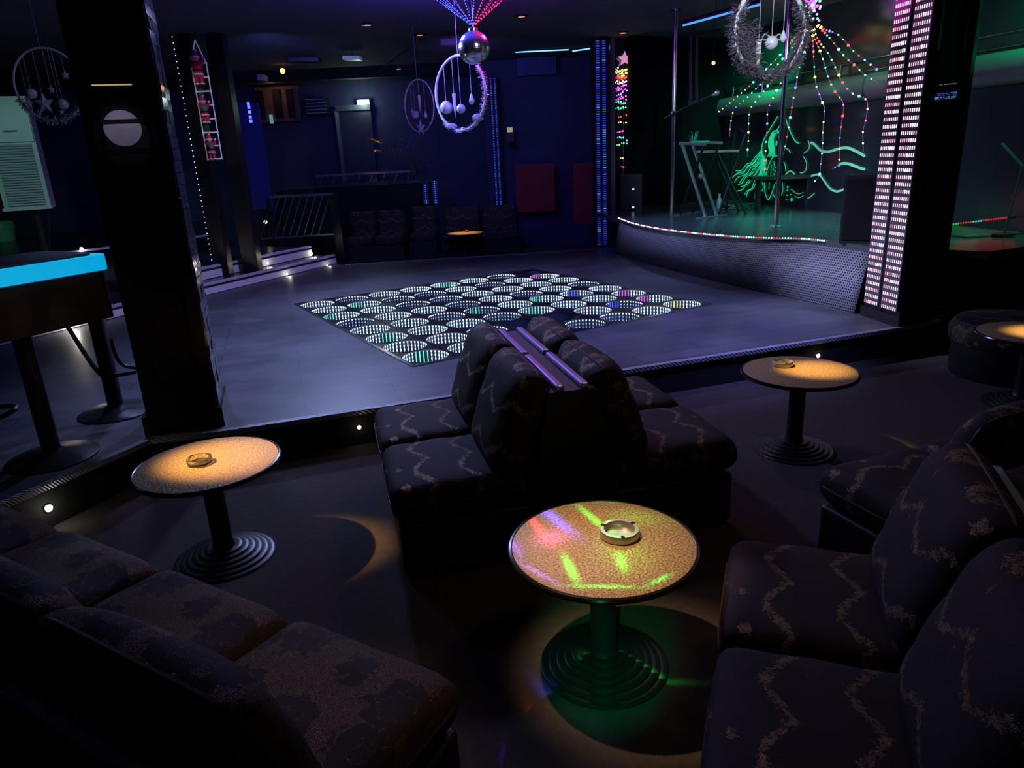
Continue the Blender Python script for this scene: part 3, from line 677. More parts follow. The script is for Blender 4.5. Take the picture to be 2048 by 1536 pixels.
for i in range(10):
    a = math.pi/2+i*math.pi/5; r = .13 if i % 2 == 0 else .06; pts.append(c0+X*math.cos(a)*r+Z*math.sin(a)*r)
star.add(pts+[c0+WN*.05, c0-WN*.03], [(i, (i+1) % 10, 10) for i in range(10)]+[((i+1) % 10, i, 11) for i in range(10)])
part('star', star, emi('star_rainbow', (.7, .2, 1), .8, (.4, .4, .5)), fl, label='rainbow-lit star')
b = MB(); random.seed(9)
for i in range(26):
    c = cx(1190+random.uniform(0, 125), random.uniform(-30, 160), .52); b.ball(c, .013, 6, 4, random.choice([LN_.index(z) for z in ('magenta', 'cyan', 'yellow', 'green', 'violet')]))
part('star_lights', b, LEDS, fl)['kind'] = 'stuff'
for x, y, c, e in ((1230, 60, (.8, .2, 1), .5), (1240, 300, (1, .3, .2), .5), (1380, 450, (.1, .6, 1), .5), (900, 600, (.3, 1, .5), .3), (1400, 900, (.3, .4, 1), .3)):
    p = cx(x, y, .55); lamp('POINT', 'fairy_glow', p, c, e, .08)

# ================================================================== LED PILLAR (right)
pa = -R(14)
e1_ = Vector((math.cos(R(-7)), math.sin(R(-7)), 0)); cA, cB, cC = atz(1722, 630, ZD), atz(1796, 655, ZD), atz(1872, 640, ZD)
cD = cA+(cC-cB)
t = thing('led_pillar', 'black square pillar with two glowing pink-white LED panels', 'pillar', (cA+cC)/2)
ctr = (cA+cB+cC+cD)/4
def shr(k): return [((ctr+(p-ctr)*k).x, (ctr+(p-ctr)*k).y) for p in (cA, cB, cC, cD)]
part('shaft', MB().prism(shr(.93), ZD, ZC-.005), BLACK, t); part('plinth', MB().prism(shr(1.04), ZD, ZD+.09), BLACK, t)
part('cap', MB().prism(shr(1.04), ZC-.1, ZC-.002), BLACK, t)
qA, qB, qC = [Vector((*p, 0)) for p in (shr(.93)[0], shr(.93)[1], shr(.93)[2])]
fn = Vector((qB-qA)); fl_ = fn.length; fn.normalize(); nout = Vector((fn.y, -fn.x, 0));
if nout.dot(qA) > 0: nout = -nout
PANEL = mat('led_panel_face', (.16, .15, .2), .3, .6, .5, .3, 12)
LW = [emi('led_pink', (1, .66, .74), 1.5), emi('led_pinkhot', (1, .35, .5), 1.1), emi('led_whitehot', (1, .88, .92), 3.2)]
for k, (f0, f1) in enumerate(((.03, .45), (.53, .97))):
    a, c = qA.lerp(qB, f0), qA.lerp(qB, f1); z0, z1 = ZD+.12, ZC-.12
    b = MB(); b.beam(a.lerp(c, .0)+nout*.012+Vector((0, 0, (z0+z1)/2)), c+nout*.012+Vector((0, 0, (z0+z1)/2)), .02, z1-z0)
    pn = part('led_panel', b, PANEL, t)
    b = MB(); rows = 52; random.seed(k)
    for r in range(rows):
        z = z0+.02+(z1-z0-.04)*r/(rows-1)
        for q in range(8):
            p = a.lerp(c, .09+.82*q/7)+nout*.0235+Vector((0, 0, z)); mi = random.choice((0, 0, 0, 1)); 
            if q in ((5, 6) if k == 0 else (4, 5, 6)): mi = 2 if random.random() < .4 else 0
            b.box(p, (.0054, .004, .026), Matrix.Rotation(math.atan2(fn.y, fn.x), 3, 'Z'), mi)
    part('led_dashes', b, LW, pn)['kind'] = 'stuff'
part('centre_channel', MB().beam(qA.lerp(qB, .49)+nout*.008+Vector((0, 0, ZD+.1)), qA.lerp(qB, .49)+nout*.008+Vector((0, 0, ZC-.1)), .03, .03), BLACK, t)
# right face mouldings and display
rn = (qC-qB).normalized(); ro = Vector((rn.y, -rn.x, 0))
if ro.dot(qB) > 0: ro = -ro
for f0, f1, z0, z1 in ((.12, .80, ZD+.2, 1.45), (.12, .80, 1.6, 2.0), (.12, .80, 2.3, 3.1)):
    b = MB(); a, c = qB.lerp(qC, f0)+ro*.006, qB.lerp(qC, f1)+ro*.006
    for z in (z0, z1): b.beam(a+Vector((0, 0, z)), c+Vector((0, 0, z)), .016, .03)
    for p in (a, c): b.beam(p+Vector((0, 0, z0)), p+Vector((0, 0, z1)), .03, .016)
    part('panel_moulding', b, BLACK, t)
part('corner_post', MB().beam(qC+ro*.01+Vector((0, 0, ZD+.09)), qC+ro*.01+Vector((0, 0, ZC-.1)), .05, .05), BLACK, t)
def on_face(x, y, p, n): rr = ray(x, y); return EYE+rr*((p-EYE).dot(n)/rr.dot(n))
d0 = on_face(1872, 192, qB+ro*.012, ro); d1 = on_face(1912, 188, qB+ro*.012, ro)
b = MB(); random.seed(2)
for row, (dz, col) in enumerate(((.075, 0), (.012, 1), (0, 1), (-.014, 1), (-.026, 0))):
    for i in range(16):
        if random.random() < .8: b.beam(d0.lerp(d1, i/15)+Vector((0, 0, dz-.003)), d0.lerp(d1, i/15)+Vector((0, 0, dz+.004)), .005, .004, col)
part('display_dots', b, [emi('led_greydot', (.5, .5, .6), .25), emi('led_bluedot', (.1, .2, 1), 2)], t)['kind'] = 'stuff'
lamp('SPOT', 'pillar_magenta', (5.3, 3.3, 3.25), (1, .05, .75), 260, .04, (5.72, 3.5, 2.95), 46, .8)

# ================================================================== LEFT PILLAR
cL, cR, cK = atz(296, 872, ZD), atz(446, 850, ZD), atz(458, 806, ZD)
ux = (cR-cL); wL = ux.length; ux.normalize(); uy = Vector((-ux.y, ux.x, 0)); dL = (cK-cR).dot(uy)
if dL < .3: dL = .42
aL = math.atan2(ux.y, ux.x)
t = thing('mirror_pillar', 'black panelled pillar with mosaic strips and round mirror', 'pillar', cL+ux*wL/2+uy*dL/2, aL)
wS, dS = wL*.94, dL*.94
part('shaft', MB().box((0, 0, (ZC-ZD)/2), (wS, dS, ZC-ZD-.01)), BLACK, t, local=True)
part('plinth', MB().box((0, 0, .06), (wS+.05, dS+.05, .12)), BLACK, t, local=True)
for z0, z1 in ((.30, 1.06), (1.20, 1.50), (1.62, 2.34), (2.42, 2.96)):
    b = MB()
    for x in (-wS*.30, wS*.30): b.box((x, -dS/2-.006, (z0+z1)/2), (.022, .014, z1-z0))
    for z in (z0, z1): b.box((0, -dS/2-.006, z), (wS*.6+.022, .014, .022))
    part('panel_moulding', b, mat('black_gloss', (.014, .012, .012), .15, 0, .6), t, local=True)
pm = t
Mx = Matrix.Rotation(R(90), 3, 'X')
mz = 1.965-ZD
part('mirror', MB().lathe([(.092, 0), (.092, .008), (1e-5, .010)], 32, (-.01, -dS/2-.004, mz), 0, Mx), mat('porthole_mirror', (.62, .60, .68), .45, .9), t, True, True, 'round grey mirror')
part('mirror_bar', MB().box((0, -dS/2-.016, mz+.035), (.2, .01, .02)), BLACK, t, local=True)
part('painted_glint', MB().box((-.02, -dS/2-.010, 2.18-ZD), (.19, .012, .005)), emi('warm_glint', (1, .75, .4), .45), t, local=True)  # warm reflection on the pillar front, built as a glowing sliver
MOS = mat('mosaic_tile', (.25, .28, .34), .12, .75, .6, .5, 3, .05, 15)
tm_ = mesh('mosaic_tile', MB().box((0, 0, 0), (.012, dS*.40, .062)), MOS)
random.seed(4)
for k in range(2):
    for r in range(45):
        z = .13+r*.0665
        if z > ZC-ZD-.05: break
        o = link('mosaic_tile', tm_, t); o.location = (wS/2+.004, -dS*.24+k*dS*.47, z); o.rotation_euler = (random.uniform(-.03, .03), random.uniform(-.05, .05), random.uniform(-.04, .04))
lamp('SPOT', 'pillar_violet', (1.5, 5.0, 3.25), (.42, .28, 1), 30, .05, (.75, 4.75, 2.7), 70, .7)

# black posts on the step, one with a dotted light line
for k, (xl, xr, yb) in enumerate(((433, 457, 552), (490, 516, 546))):
    a, c = atz(xl, yb, .35), atz(xr, yb, .35); m_ = (a+c)/2+Vector((GX, GY, 0))*.09; w_ = (c-a).length
    t = thing('black_post', ('slim black post edged with tiny white lights on the left step', 'slim black post right of the dotted-light post')[k], 'post', m_, -YAW)
    part('shaft', MB().box((0, 0, (ZC-.35)/2), (w_, .18, ZC-.36)), BLACK, t, local=True)
    part('corner_trim', MB().box((w_/2-.006, -.092, (ZC-.35)/2), (.012, .012, ZC-.36)), DKMETAL, t, local=True)
    if k == 0:
        b = MB()
        for i in range(40): b.ball((-w_/2-.012, -.085, .22+i*.069), .0055, 6, 4)
        part('light_dots', b, led('white', 2.2), t, local=True)['kind'] = 'stuff'

# ================================================================== BAR TABLE (left)
zb = 1.305; fa, fb = atz(-60, 586, zb-.085), atz(224, 537, zb-.085); fa.z = fb.z = 0
bd = (fb-fa).normalized(); bnm = Vector((-bd.y, bd.x, 0)); fs_ = fa-bd*1.0; DEP = .62
t = thing('bar_table', 'high bar table with glowing cyan edge and brown marbled front', 'table', (fs_+fb)/2+bnm*.3+Vector((0, 0, ZD)))
def slab(z0, z1, ins=0, r=.06):
    L = (fb-fs_).length; pts = []
    for cx_, cy_, a0 in ((L-ins-r, ins+r, -90), (L-ins-r, DEP-ins-r, 0), (ins+r, DEP-ins-r, 90), (ins+r, ins+r, 180)):
        for i in range(6):
            a = R(a0+i*18); p = fs_+bd*(cx_+r*math.cos(a))+bnm*(cy_+r*math.sin(a)); pts.append((p.x, p.y))
    return MB().prism(pts, z0, z1)
CY = emi('cyan_glow_acrylic', (.0, .42, .80), .85, (.1, .4, .5), True)
part('glowing_edge', slab(zb-.085, zb), CY, t); part('top', slab(zb, zb+.012, .05), mat('bar_black_glass', (.02, .03, .04), .5), t)
MARB = mat('brown_marbled', (.055, .040, .034), .5, 0, .4, .9, 7, .2, 12)
part('apron', slab(zb-.36, zb-.086, .015), MARB, t)
for (x, y) in ((105, 905), (233, 815)):
    p = atz(x, y, ZD+.03)
    part('pedestal', MB().tube([(p.x, p.y, ZD+.02), (p.x, p.y, zb-.36)], .048, 16), DKMETAL, t, True)
    part('pedestal_base', MB().lathe([(.235, 0), (.235, .008), (.20, .022), (.08, .045), (.05, .055)], 32, (p.x, p.y, ZD)), DKMETAL, t, True)
p2 = atz(233, 815, ZD+.03); tt_ = p2.x*GX+p2.y*GY
part('footrest', MB().tube(sub([P3(127, 640, tt_+.05), P3(165, 700, tt_), P3(195, 742, tt_-.05), P3(215, 752, tt_-.07), P3(272, 744, tt_-.0)], 5), .014), DKMETAL, t, True)
part('footrest', MB().tube(sub([P3(222, 676, tt_+.05), P3(232, 712, tt_+.06), P3(248, 731, tt_+.08), P3(275, 736, tt_+.1)], 5), .012), DKMETAL, t, True)
part('footrest', MB().tube(sub([P3(-30, 842, tt_-.7), P3(5, 833, tt_-.7), P3(30, 818, tt_-.65), P3(25, 812, tt_-.55), P3(-20, 816, tt_-.5)], 5), .014), DKMETAL, t, True)
lamp('AREA', 'bar_glow', fb.lerp(fs_, .3)+bnm*.3+Vector((0, 0, zb+.03)), (.1, .7, 1), .25, .4, fb.lerp(fs_, .3)+bnm*.3+Vector((0, 0, 3)))

# air conditioner
ta = 9.25; pa_, pb_ = att(25, 420, ta), att(92, 424, ta); wA = .50; pc = (pa_+pb_)/2; zt = att(20, 192, ta).z; zb_ = pa_.z
ac = thing('air_conditioner', 'tall pale floor air conditioner with louvred front on black stand', 'air conditioner', (pc.x, pc.y, .35), -YAW+R(22))
H_ = zt-zb_; o_ = zb_-.35
part('cabinet', MB().box((0, .15, o_+H_/2), (wA, .34, H_)), CREAM, ac, local=True)
part('front_cover', MB().box((0, -.035, o_+H_*.80), (wA*.97, .03, H_*.39)), CREAM, ac, local=True)
part('display_slot', MB().box((.02, -.053, o_+H_*.70), (wA*.28, .008, .02)), BLACK, ac, local=True)
for i in range(24): part('louvre', MB().box((0, -.035, o_+.06+i*H_*.0232), (wA*.80, .03, .010), Matrix.Rotation(.5, 3, 'X')), CREAM, ac, local=True)
part('louvre_back', MB().box((0, -.012, o_+H_*.3), (wA*.84, .012, H_*.58)), mat('dark_cream', (.2, .22, .2), .6), ac, local=True)
part('base_lip', MB().box((0, -.03, o_+.01), (wA*1.05, .08, .035)), CREAM, ac, local=True)
part('stand_post', MB().tube([(.05, .1, .002), (.05, .1, o_)], .035, 10), BLACKM, ac, local=True); part('stand_brace', MB().tube([(.1, .1, o_-.5), (.2, .1, o_-.02)], .012), BLACK, ac, local=True)
part('stand_foot', MB().box((.05, .1, .012), (.2, .2, .02)), BLACKM, ac, local=True)
# green tub
pg = atz(8, 482, .70); sz = (zon(8, 440, pg)-.70)
t = thing('plastic_tub', 'green plastic tub with lid on the upper platform', 'tub', (pg.x, pg.y, .70), -YAW)
GRN = mat('green_tub', (.10, .42, .22), .4); part('body', MB().lathe([(.17, 0), (.20, sz*.55), (.2, sz*.6)], 20), GRN, t, True, True); part('lid', MB().lathe([(.215, sz*.6), (.215, sz*.75), (.19, sz*.95), (.1, sz)], 20), GRN, t, True, True)

# ================================================================== HANGING ORNAMENTS
WHT = mat('ornament_white', (.7, .7, .72), .45, 0, .5, .1); BAUB = mat('bauble', (.62, .66, .72), .3, .1, .5, .1); TIN = mat('tinsel', (.6, .6, .64), .25, .9, .5, .4, 80)
ROPE = mat('cord_pale', (.35, .35, .4), .7)
def starshape(b, c, r, X, N):
    Z = Vector((0, 0, 1)); pts = [c+(X*math.cos(math.pi/2+i*math.pi/5)+Z*math.sin(math.pi/2+i*math.pi/5))*(r if i % 2 == 0 else r*.45) for i in range(10)]
    b.add(pts+[c+N*r*.25, c-N*r*.25], [(i, (i+1) % 10, 10) for i in range(10)]+[((i+1) % 10, i, 11) for i in range(10)])
def hoop(label, c, r, az, hang, tinsel, seed, rw=.012, rh=None):
    random.seed(seed); X = Vector((math.cos(az), math.sin(az), 0)); N = Vector((-X.y, X.x, 0)); Z = Vector((0, 0, 1)); c = Vector(c)
    t = thing('hoop_ornament', label, 'ornament', c-Z*r)
    part('ring', MB().tube([c+X*r*math.cos(i*math.pi/24)+Z*r*math.sin(i*math.pi/24) for i in range(48)], rw, 8, True), WHT, t, True)
    part('hanging_cord', MB().tube([c+Z*r, (c.x, c.y, ZC)], .003, 4), ROPE, t)
    for u, L, kind, s_ in hang:
        x = u*r; y0 = math.sqrt(max(0, r*r-x*x)); a = c+X*x+Z*y0; e = a-Z*L*r
        co = part('cord', MB().tube([a, e], .003, 4), ROPE, t)
        if kind == 'ball': part('bauble', MB().ball(e-Z*s_, s_, 16, 10), BAUB, co, True)
        elif kind == 'star': b = MB(); starshape(b, e-Z*s_, s_, X, N); part('star', b, WHT, co)
        elif kind == 'drop': part('drop', MB().lathe([(1e-5, s_), (s_*.3, s_*.3), (s_*.5, -s_*.3), (s_*.3, -s_*.8), (1e-5, -s_)], 8, e-Z*s_), BAUB, co, True)
        elif kind == 'icicle': part('icicle', MB().lathe([(s_*.18, s_), (s_*.14, 0), (1e-5, -s_)], 6, e-Z*s_), WHT, co, True)
    a0, a1, wd, cnt = tinsel; b = MB()
    for i in range(cnt):
        a = R(random.uniform(a0, a1)); q = c+(X*math.cos(a)+Z*math.sin(a))*r
        d = Vector((random.gauss(0, 1), random.gauss(0, 1), random.gauss(0, 1))).normalized()*wd*random.uniform(.5, 1.2)
        s2_ = d.orthogonal().normalized()*.0035; b.add([q-s2_, q+s2_, q+d+s2_, q+d-s2_], [(0, 1, 2, 3)])
    part('tinsel', b, TIN, t)['kind'] = 'stuff'
    return t, c, X, Z, N
cF = -YAW
p = att(97, 170, 7.1); hoop('hoop ornament with stars and baubles, hung left of the mirror pillar', p, .31, cF, [(-.55, .9, 'ball', .045), (-.25, 1.15, 'star', .10), (.05, 1.0, 'star', .04), (.3, 1.35, 'ball', .045), (.55, .45, 'star', .045), (-.7, 1.05, 'star', .045), (.2, 1.62, 'star', .035)], (200, 330, .05, 420), 1, .010)
p = att(920, 187, 7.95); t, c, X, Z, N = hoop('white hoop ornament with two round baubles below the mirror ball', p, .36, cF-R(42), [(-.6, .95, 'ball', .066), (.0, 1.28, 'ball', .046), (-.25, .95, 'icicle', .12), (.45, .9, 'drop', .06)], (225, 400, .045, 900), 2, .014)
b = MB(); b.ball(c+X*.23-Z*.25, .05, 8, 6, 0, (1.3, .5, .8)); b.ball(c-X*.16-Z*.31, .05, 8, 6, 0, (1.5, .5, .6)); part('bird', b, WHT, t, True)
p = att(838, 212, 10); t, c, X, Z, N = hoop('small dim hoop ornament with a star, far behind the mirror ball', p, .32, cF-R(48), [(-.5, .9, 'drop', .04), (-.3, 1.1, 'ball', .05), (.05, .6, 'icicle', .11), (.4, 1.1, 'drop', .05)], (190, 340, .04, 260), 3, .009)
b = MB(); starshape(b, c-Z*.27, .11, X, N); part('star', b, WHT, t)
p = att(1541, 60, 6.2); t, c, X, Z, N = hoop('large tinsel-wrapped hoop ornament hanging before the dance pole', p, .335, cF+R(20), [(.05, 1.12, 'ball', .052), (.38, .9, 'drop', .05), (-.32, 1.15, 'icicle', .13)], (150, 395, .075, 4200), 4, .016)
b = MB(); random.seed(8)
for i in range(900):
    q = c-X*.20+Vector((random.gauss(0, .05), random.gauss(0, .03), random.uniform(-.30, .05))); d = Vector((random.gauss(0, 1), random.gauss(0, 1), random.gauss(0, 1))).normalized()*.06
    s2_ = d.orthogonal().normalized()*.0025; b.add([q-s2_, q+s2_, q+d+s2_, q+d-s2_], [(0, 1, 2, 3)])
part('tinsel_clump', b, TIN, t)['kind'] = 'stuff'
part('bow', MB().tube(sub([c+X*.02-Z*.06, c-X*.05-Z*.03, c-X*.07-Z*.07, c+X*.02-Z*.06, c+X*.09-Z*.03, c+X*.11-Z*.07, c+X*.02-Z*.06], 6), .006, 5), ROPE, t)
lamp('SPOT', 'fill_tinsel', (3.2, 2.2, 3.2), (.8, .84, 1), 420, .05, p, 22, .8)  # unseen spot added to make the tinsel sparkle

# mirror ball with LED fan
bc = Vector((3.66, 6.46, 2.695)); br = .151
t = thing('mirror_ball', 'mirror ball hanging over the middle of the dance floor', 'mirror ball', bc-Vector((0, 0, br)))
b = MB(); b.ball(bc, br, 44, 24); part('facets', b, mat('mirror_facets', (.8, .8, .88), .2, 1, .5, .15, 40), t)
part('cap', MB().lathe([(.045, .14), (.045, .165), (.02, .18)], 16, bc), STEEL, t, True); part('rod', MB().tube([bc+Vector((0, 0, .17)), (bc.x, bc.y, ZC)], .008), STEEL, t)
t = thing('led_fan', 'fan of blue and red LED strips spreading above the mirror ball', 'LED lights', bc+Vector((0, 0, .2)))
for k in range(18):
    a = 2*math.pi*k/18+.1; hub = bc+Vector((.02*math.cos(a), .02*math.sin(a), .205)); tip = hub+Vector((math.cos(a)*.52, math.sin(a)*.52, ZC-.01-hub.z))
    right = (math.cos(a)*GY-math.sin(a)*GX) > .15
    so = part('strip', MB().tube([hub, tip], .006, 4), BLACKM, t); b = MB()
    for i in range(20): b.ball(hub.lerp(tip, (i+.5)/20)+Vector((0, 0, -.008)), .0062, 6, 4)
    part('leds', b, emi('fan_red', (1, .03, .12), 3) if right else emi('fan_blue', (.04, .07, 1), 4), so)['kind'] = 'stuff'
lamp('POINT', 'fan_blue_glow', bc+st(-.3, .1, .28), (.07, .06, 1), 75, .05); lamp('POINT', 'fan_magenta_glow', bc+st(.3, .1, .30), (1, .03, .6), 18, .05)

# ladder with climbing dolls
lt = 9.2; A_, B_ = att(393, 108, lt), att(431, 318, lt); topp = att(392, 80, lt)
c_ = (A_+B_)/2; LX = Vector((GY, -GX, 0)); hw = .088; zT, zB = A_.z-.1, B_.z; cx0 = Vector((c_.x, c_.y, 0))
ld = thing('rope_ladder', 'white rope ladder decoration hanging on the black post', 'ladder', (c_.x, c_.y, zB))
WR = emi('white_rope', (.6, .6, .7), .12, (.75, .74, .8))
for s_ in (-1, 1): part('side_rope', MB().tube([cx0+LX*hw*s_+Vector((0, 0, zB)), cx0+LX*hw*s_+Vector((0, 0, zT)), (cx0.x, cx0.y, topp.z)], .007, 5), WR, ld)
for i in range(8):
    z = zB+(zT-zB)*i/7; part('rung', MB().tube([cx0-LX*(hw+.01)+Vector((0, 0, z)), cx0+LX*(hw+.01)+Vector((0, 0, z))], .009, 6), WR, ld)
REDF = mat('red_felt', (.55, .03, .05), .8, 0, .2, .2); WHF = mat('white_fleece', (.75, .72, .74), .9, 0, .2, .1); GRF = mat('green_felt', (.05, .22, .09), .8)
def skin_mesh(name, V, E, rad, m):
    me = bpy.data.meshes.new(name); me.from_pydata(V, E, []); o = bpy.data.objects.new(name, me); COL.objects.link(o)
    md = o.modifiers.new('skin', 'SKIN'); sv = me.skin_vertices[0].data
    for i, r in enumerate(rad): sv[i].radius = (r, r)
    sv[0].use_root = True; o.modifiers.new('sub', 'SUBSURF').levels = 1
    dg = bpy.context.evaluated_depsgraph_get(); me2 = bpy.data.meshes.new_from_object(o.evaluated_get(dg)); bpy.data.objects.remove(o)
    me2.name = name; me2.materials.clear(); me2.materials.append(m); me2.polygons.foreach_set('use_smooth', [True]*len(me2.polygons)); return me2
V = [(0, 0, .15), (0, 0, .21), (0, 0, .27), (0, 0, .31), (.06, .01, .275), (.085, .035, .30), (.08, .05, .335), (-.06, .01, .275), (-.085, .035, .30), (-.08, .05, .335),
     (.032, 0, .11), (.036, .015, .06), (.036, .01, .015), (-.032, 0, .11), (-.036, .015, .06), (-.036, .01, .015)]
Ed = [(0, 1), (1, 2), (2, 3), (2, 4), (4, 5), (5, 6), (2, 7), (7, 8), (8, 9), (0, 10), (10, 11), (11, 12), (0, 13), (13, 14), (14, 15)]
rd = [.062, .065, .05, .03, .028, .024, .018, .028, .024, .018, .034, .03, .026, .034, .03, .026]
DOLL = skin_mesh('body', V, Ed, rd, REDF)
for k, (yc, hh, lb, sack) in enumerate(((140, 62, 'top red-suited climbing doll on the rope ladder', False), (222, 50, 'middle red-suited climbing doll with a green sack', True), (296, 48, 'lowest red-suited climbing doll with a green sack', True))):
    p = att(404+(yc-140)*.16, yc+hh*.5, lt-.06); sc = hh/154/.46
    dz = thing('climbing_doll', lb, 'doll', (cx0.x-GX*.075, cx0.y-GY*.075, p.z), -YAW, 'climbing dolls'); dz.scale = (sc, sc, sc)
    bo = link('body', DOLL, dz)
    part('hat', MB().lathe([(.048, .345), (.045, .37), (.03, .41), (.01, .435), (1e-5, .44)], 14), REDF, dz, True, True); part('pompom', MB().ball((.02, -.02, .43), .016, 8, 6), WHF, dz, True, True)
    part('head', MB().ball((0, 0, .335), .042, 14, 10), mat('doll_skin', (.5, .3, .22), .7), dz, True, True)
    part('hat_trim', MB().tube([(.046*math.cos(i*math.pi/8), .046*math.sin(i*math.pi/8), .348) for i in range(16)], .012, 6, True), WHF, dz, True, True)
    part('coat_trim', MB().tube([(.066*math.cos(i*math.pi/8), .066*math.sin(i*math.pi/8), .135) for i in range(16)], .013, 6, True), WHF, dz, True, True)
    part('belt', MB().lathe([(.067, .175), (.069, .185), (.067, .198)], 16), BLACKM, dz, True, True)
    for s_ in (-1, 1):
        part('boot_cuff', MB().lathe([(.03, .012), (.034, .022), (.03, .032)], 12, (.036*s_, .01, 0)), WHF, dz, True, True)
        part('boot', MB().ball((.036*s_, .018, -.004), .028, 10, 8, 0, (1, 1.4, .8)), BLACKM, dz, True, True)
        part('mitten', MB().ball((.08*s_, .055, .345), .022, 8, 6), WHF, dz, True, True)
    if sack: part('sack', MB().ball((.03, -.07, .24), .05, 12, 8, 0, (.9, .7, 1.1)), GRF, dz, True, True)
lamp('SPOT', 'doll_white', (1.2, 7.4, 3.1), (1, .8, .82), 40, .04, (1.8, 9.75, 2.4), 22, .6)

# ================================================================== LOUNGE FURNITURE
LEATH = mat('black_leatherette', (.012, .012, .018), .5, 0, .4, .3, 6, .1, 60); DIVM = mat('dark_green_panel', (.010, .018, .019), .6, 0, .5, .4, 3); LAC = mat('lacquer_strip', (.52, .44, .66), .3, .4, .5, .15, 8)
def back_part(t, name, w, h, th, M, fab):
    cu = part(name, cushion(h, w, th, 14, 5, .42), fab, t, True, True); cu.matrix_local = M
    pi_ = part('piping', piping_loop(h, w, .007), PIPING, cu, True, True)
def sofa(label, org, ang, n, L, fab, double=False, full=1.62, wb=True, zt=.78):
    t = thing('banquette_sofa' if not double else 'double_banquette', label, 'sofa', (*org, 0), ang)
    tot = n*L; W_ = full if double else full/2+.12
    part('plinth', MB().box((W_/2, tot/2, .015), (W_-.16, tot-.12, .03)), BLACKM, t, local=True)
    bse = MB().box((W_/2, tot/2, .145), (W_-.06, tot-.03, .25)); bo = part('base', bse, LEATH, t, local=True); bv = bo.modifiers.new('bevel', 'BEVEL'); bv.width = .02; bv.segments = 3
    for side in ((0, 1) if double else (0,)):
        for i in range(n):
            y = (i+.5)*L; sx = 1 if side == 0 else -1; ox = 0 if side == 0 else W_
            cu = part('seat_cushion', cushion(.60, L*.985, .175, 16, 9, .30), fab, t, True, True); cu.location = (ox+sx*.30, y, .355)
            if side: cu.rotation_euler = (0, 0, math.pi)
            pi_ = part('piping', piping_loop(.60, L*.985), PIPING, cu, True, True)
            M = Matrix.Translation((ox+sx*.585, y, .625)) @ Matrix.Rotation(0 if side == 0 else math.pi, 4, 'Z') @ Matrix.Rotation(R(-70), 4, 'Y')
            back_part(t, 'back_cushion', L*.985, .50, .20, M, fab)
    if double: prof = [(.60, .25), (W_-.60, .25), (W_/2+.11, zt), (W_/2-.11, zt)]
    else: prof = [(.60, .25), (W_-.02, .25), (W_-.02, zt), (W_-.22, zt)]
    b = MB(); k = len(prof); vs = [(x, y, z) for y in (.01, tot-.01) for x, z in prof]
    b.add(vs, [tuple(range(k))[::-1], tuple(range(k, 2*k))]+[(i, (i+1) % k, k+(i+1) % k, k+i) for i in range(k)]); part('back_panel', b, DIVM, t, local=True)
    mx = W_/2 if double else W_-.12
    for xx in (-.055, .055):
        for i in range(n):
            o = part('capping_strip', MB().box((mx+xx, (i+.5)*L, zt+.012), (.036, L*.94, .024)), LAC, t, local=True); bv = o.modifiers.new('bevel', 'BEVEL'); bv.width = .009; bv.segments = 3
    return t
sofa('double-sided brocade sofa in the middle, backs meeting at lacquered strips', (.92, 2.55), R(-17.8), 2, .57, VINE, True)
sofa('brocade sofa with vine pattern at the right foreground', (.87, .80), R(-51.5), 2, .585, VINE, zt=.76)
sofa('brocade sofa facing away, between right foreground sofa and right table', (2.48, 1.69), R(-100.5), 2, .55, VINE, zt=.70, full=1.42)
sofa('brocade sofa with dark floral medallions at lower left, seen from behind', (-.53, 3.69), R(208.1), 4, .64, MEDAL, full=1.42, zt=.72)

def table(p, label, grp='cocktail tables'):
    t = thing('cocktail_table', label, 'table', (p[0], p[1], 0), 0, grp); h = .485
    part('top', MB().lathe([(1e-5, h-.022), (.295, h-.022), (.308, h-.012), (.308, h-.002), (.303, h), (1e-5, h)], 64), GOLDTOP, t, True, True)
    part('edge_band', MB().tube([(.309*math.cos(i*math.pi/32), .309*math.sin(i*math.pi/32), h-.010) for i in range(64)], .011, 8, True), mat('edge_black', (.02, .018, .02), .2, .3), t, True, True)
    part('column', MB().lathe([(.062, .05), (.050, .07), (.045, .1), (.045, h-.06), (.06, h-.03), (.12, h-.023)], 24), DKMETAL, t, True, True)
    pr = []; n = 6
    for i in range(n):
        r0 = .225-i*.028; z0 = i*.0105; pr += [(r0, z0), (r0, z0+.007), (r0-.006, z0+.0105), (r0-.02, z0+.0105)]
    pr += [(.055, n*.0105)]
    part('base', MB().lathe(pr, 48), mat('ridged_base', (.03, .03, .032), .36, .5, .5, .2), t, True, True)
    return t
T1, T2, T3, T4 = (1.326, 1.664), (.345, 3.26), (3.395, 2.465), (5.15, 2.05)
table(T1, 'cocktail table in the near foreground splashed with green light'); table(T2, 'cocktail table at left lit warm gold'); table(T3, 'cocktail table right of the middle sofa, rim light spots'); table(T4, 'cocktail table cut off by the right picture edge')
T5 = att(930, 467, 12.2); table((T5.x, T5.y), 'tiny distant cocktail table before the far booth')
HT = .485
def ashtray(p, r, label, m, glass=False):
    t = thing('ashtray', label, 'ashtray', (p.x, p.y, HT), 0, 'ashtrays')
    part('bowl', MB().lathe([(r*.85, 0), (r, .004), (r, .024), (r*.96, .028), (r*.78, .028), (r*.74, .024), (r*.70, .008), (1e-5, .007)], 32), m, t, True, True)
    for a in (0, 2.1, 4.2): part('notch', MB().box((r*.87*math.cos(a), r*.87*math.sin(a), .0285), (r*.2, .012, .002), Matrix.Rotation(a, 3, 'Z')), BLACKM, t, local=True)
ASH = mat('ashtray_metal', (.5, .46, .42), .3, .7); GLS = mat('ashtray_glass', (.8, .75, .7), .05, 0, .5, .05, trans=.9)
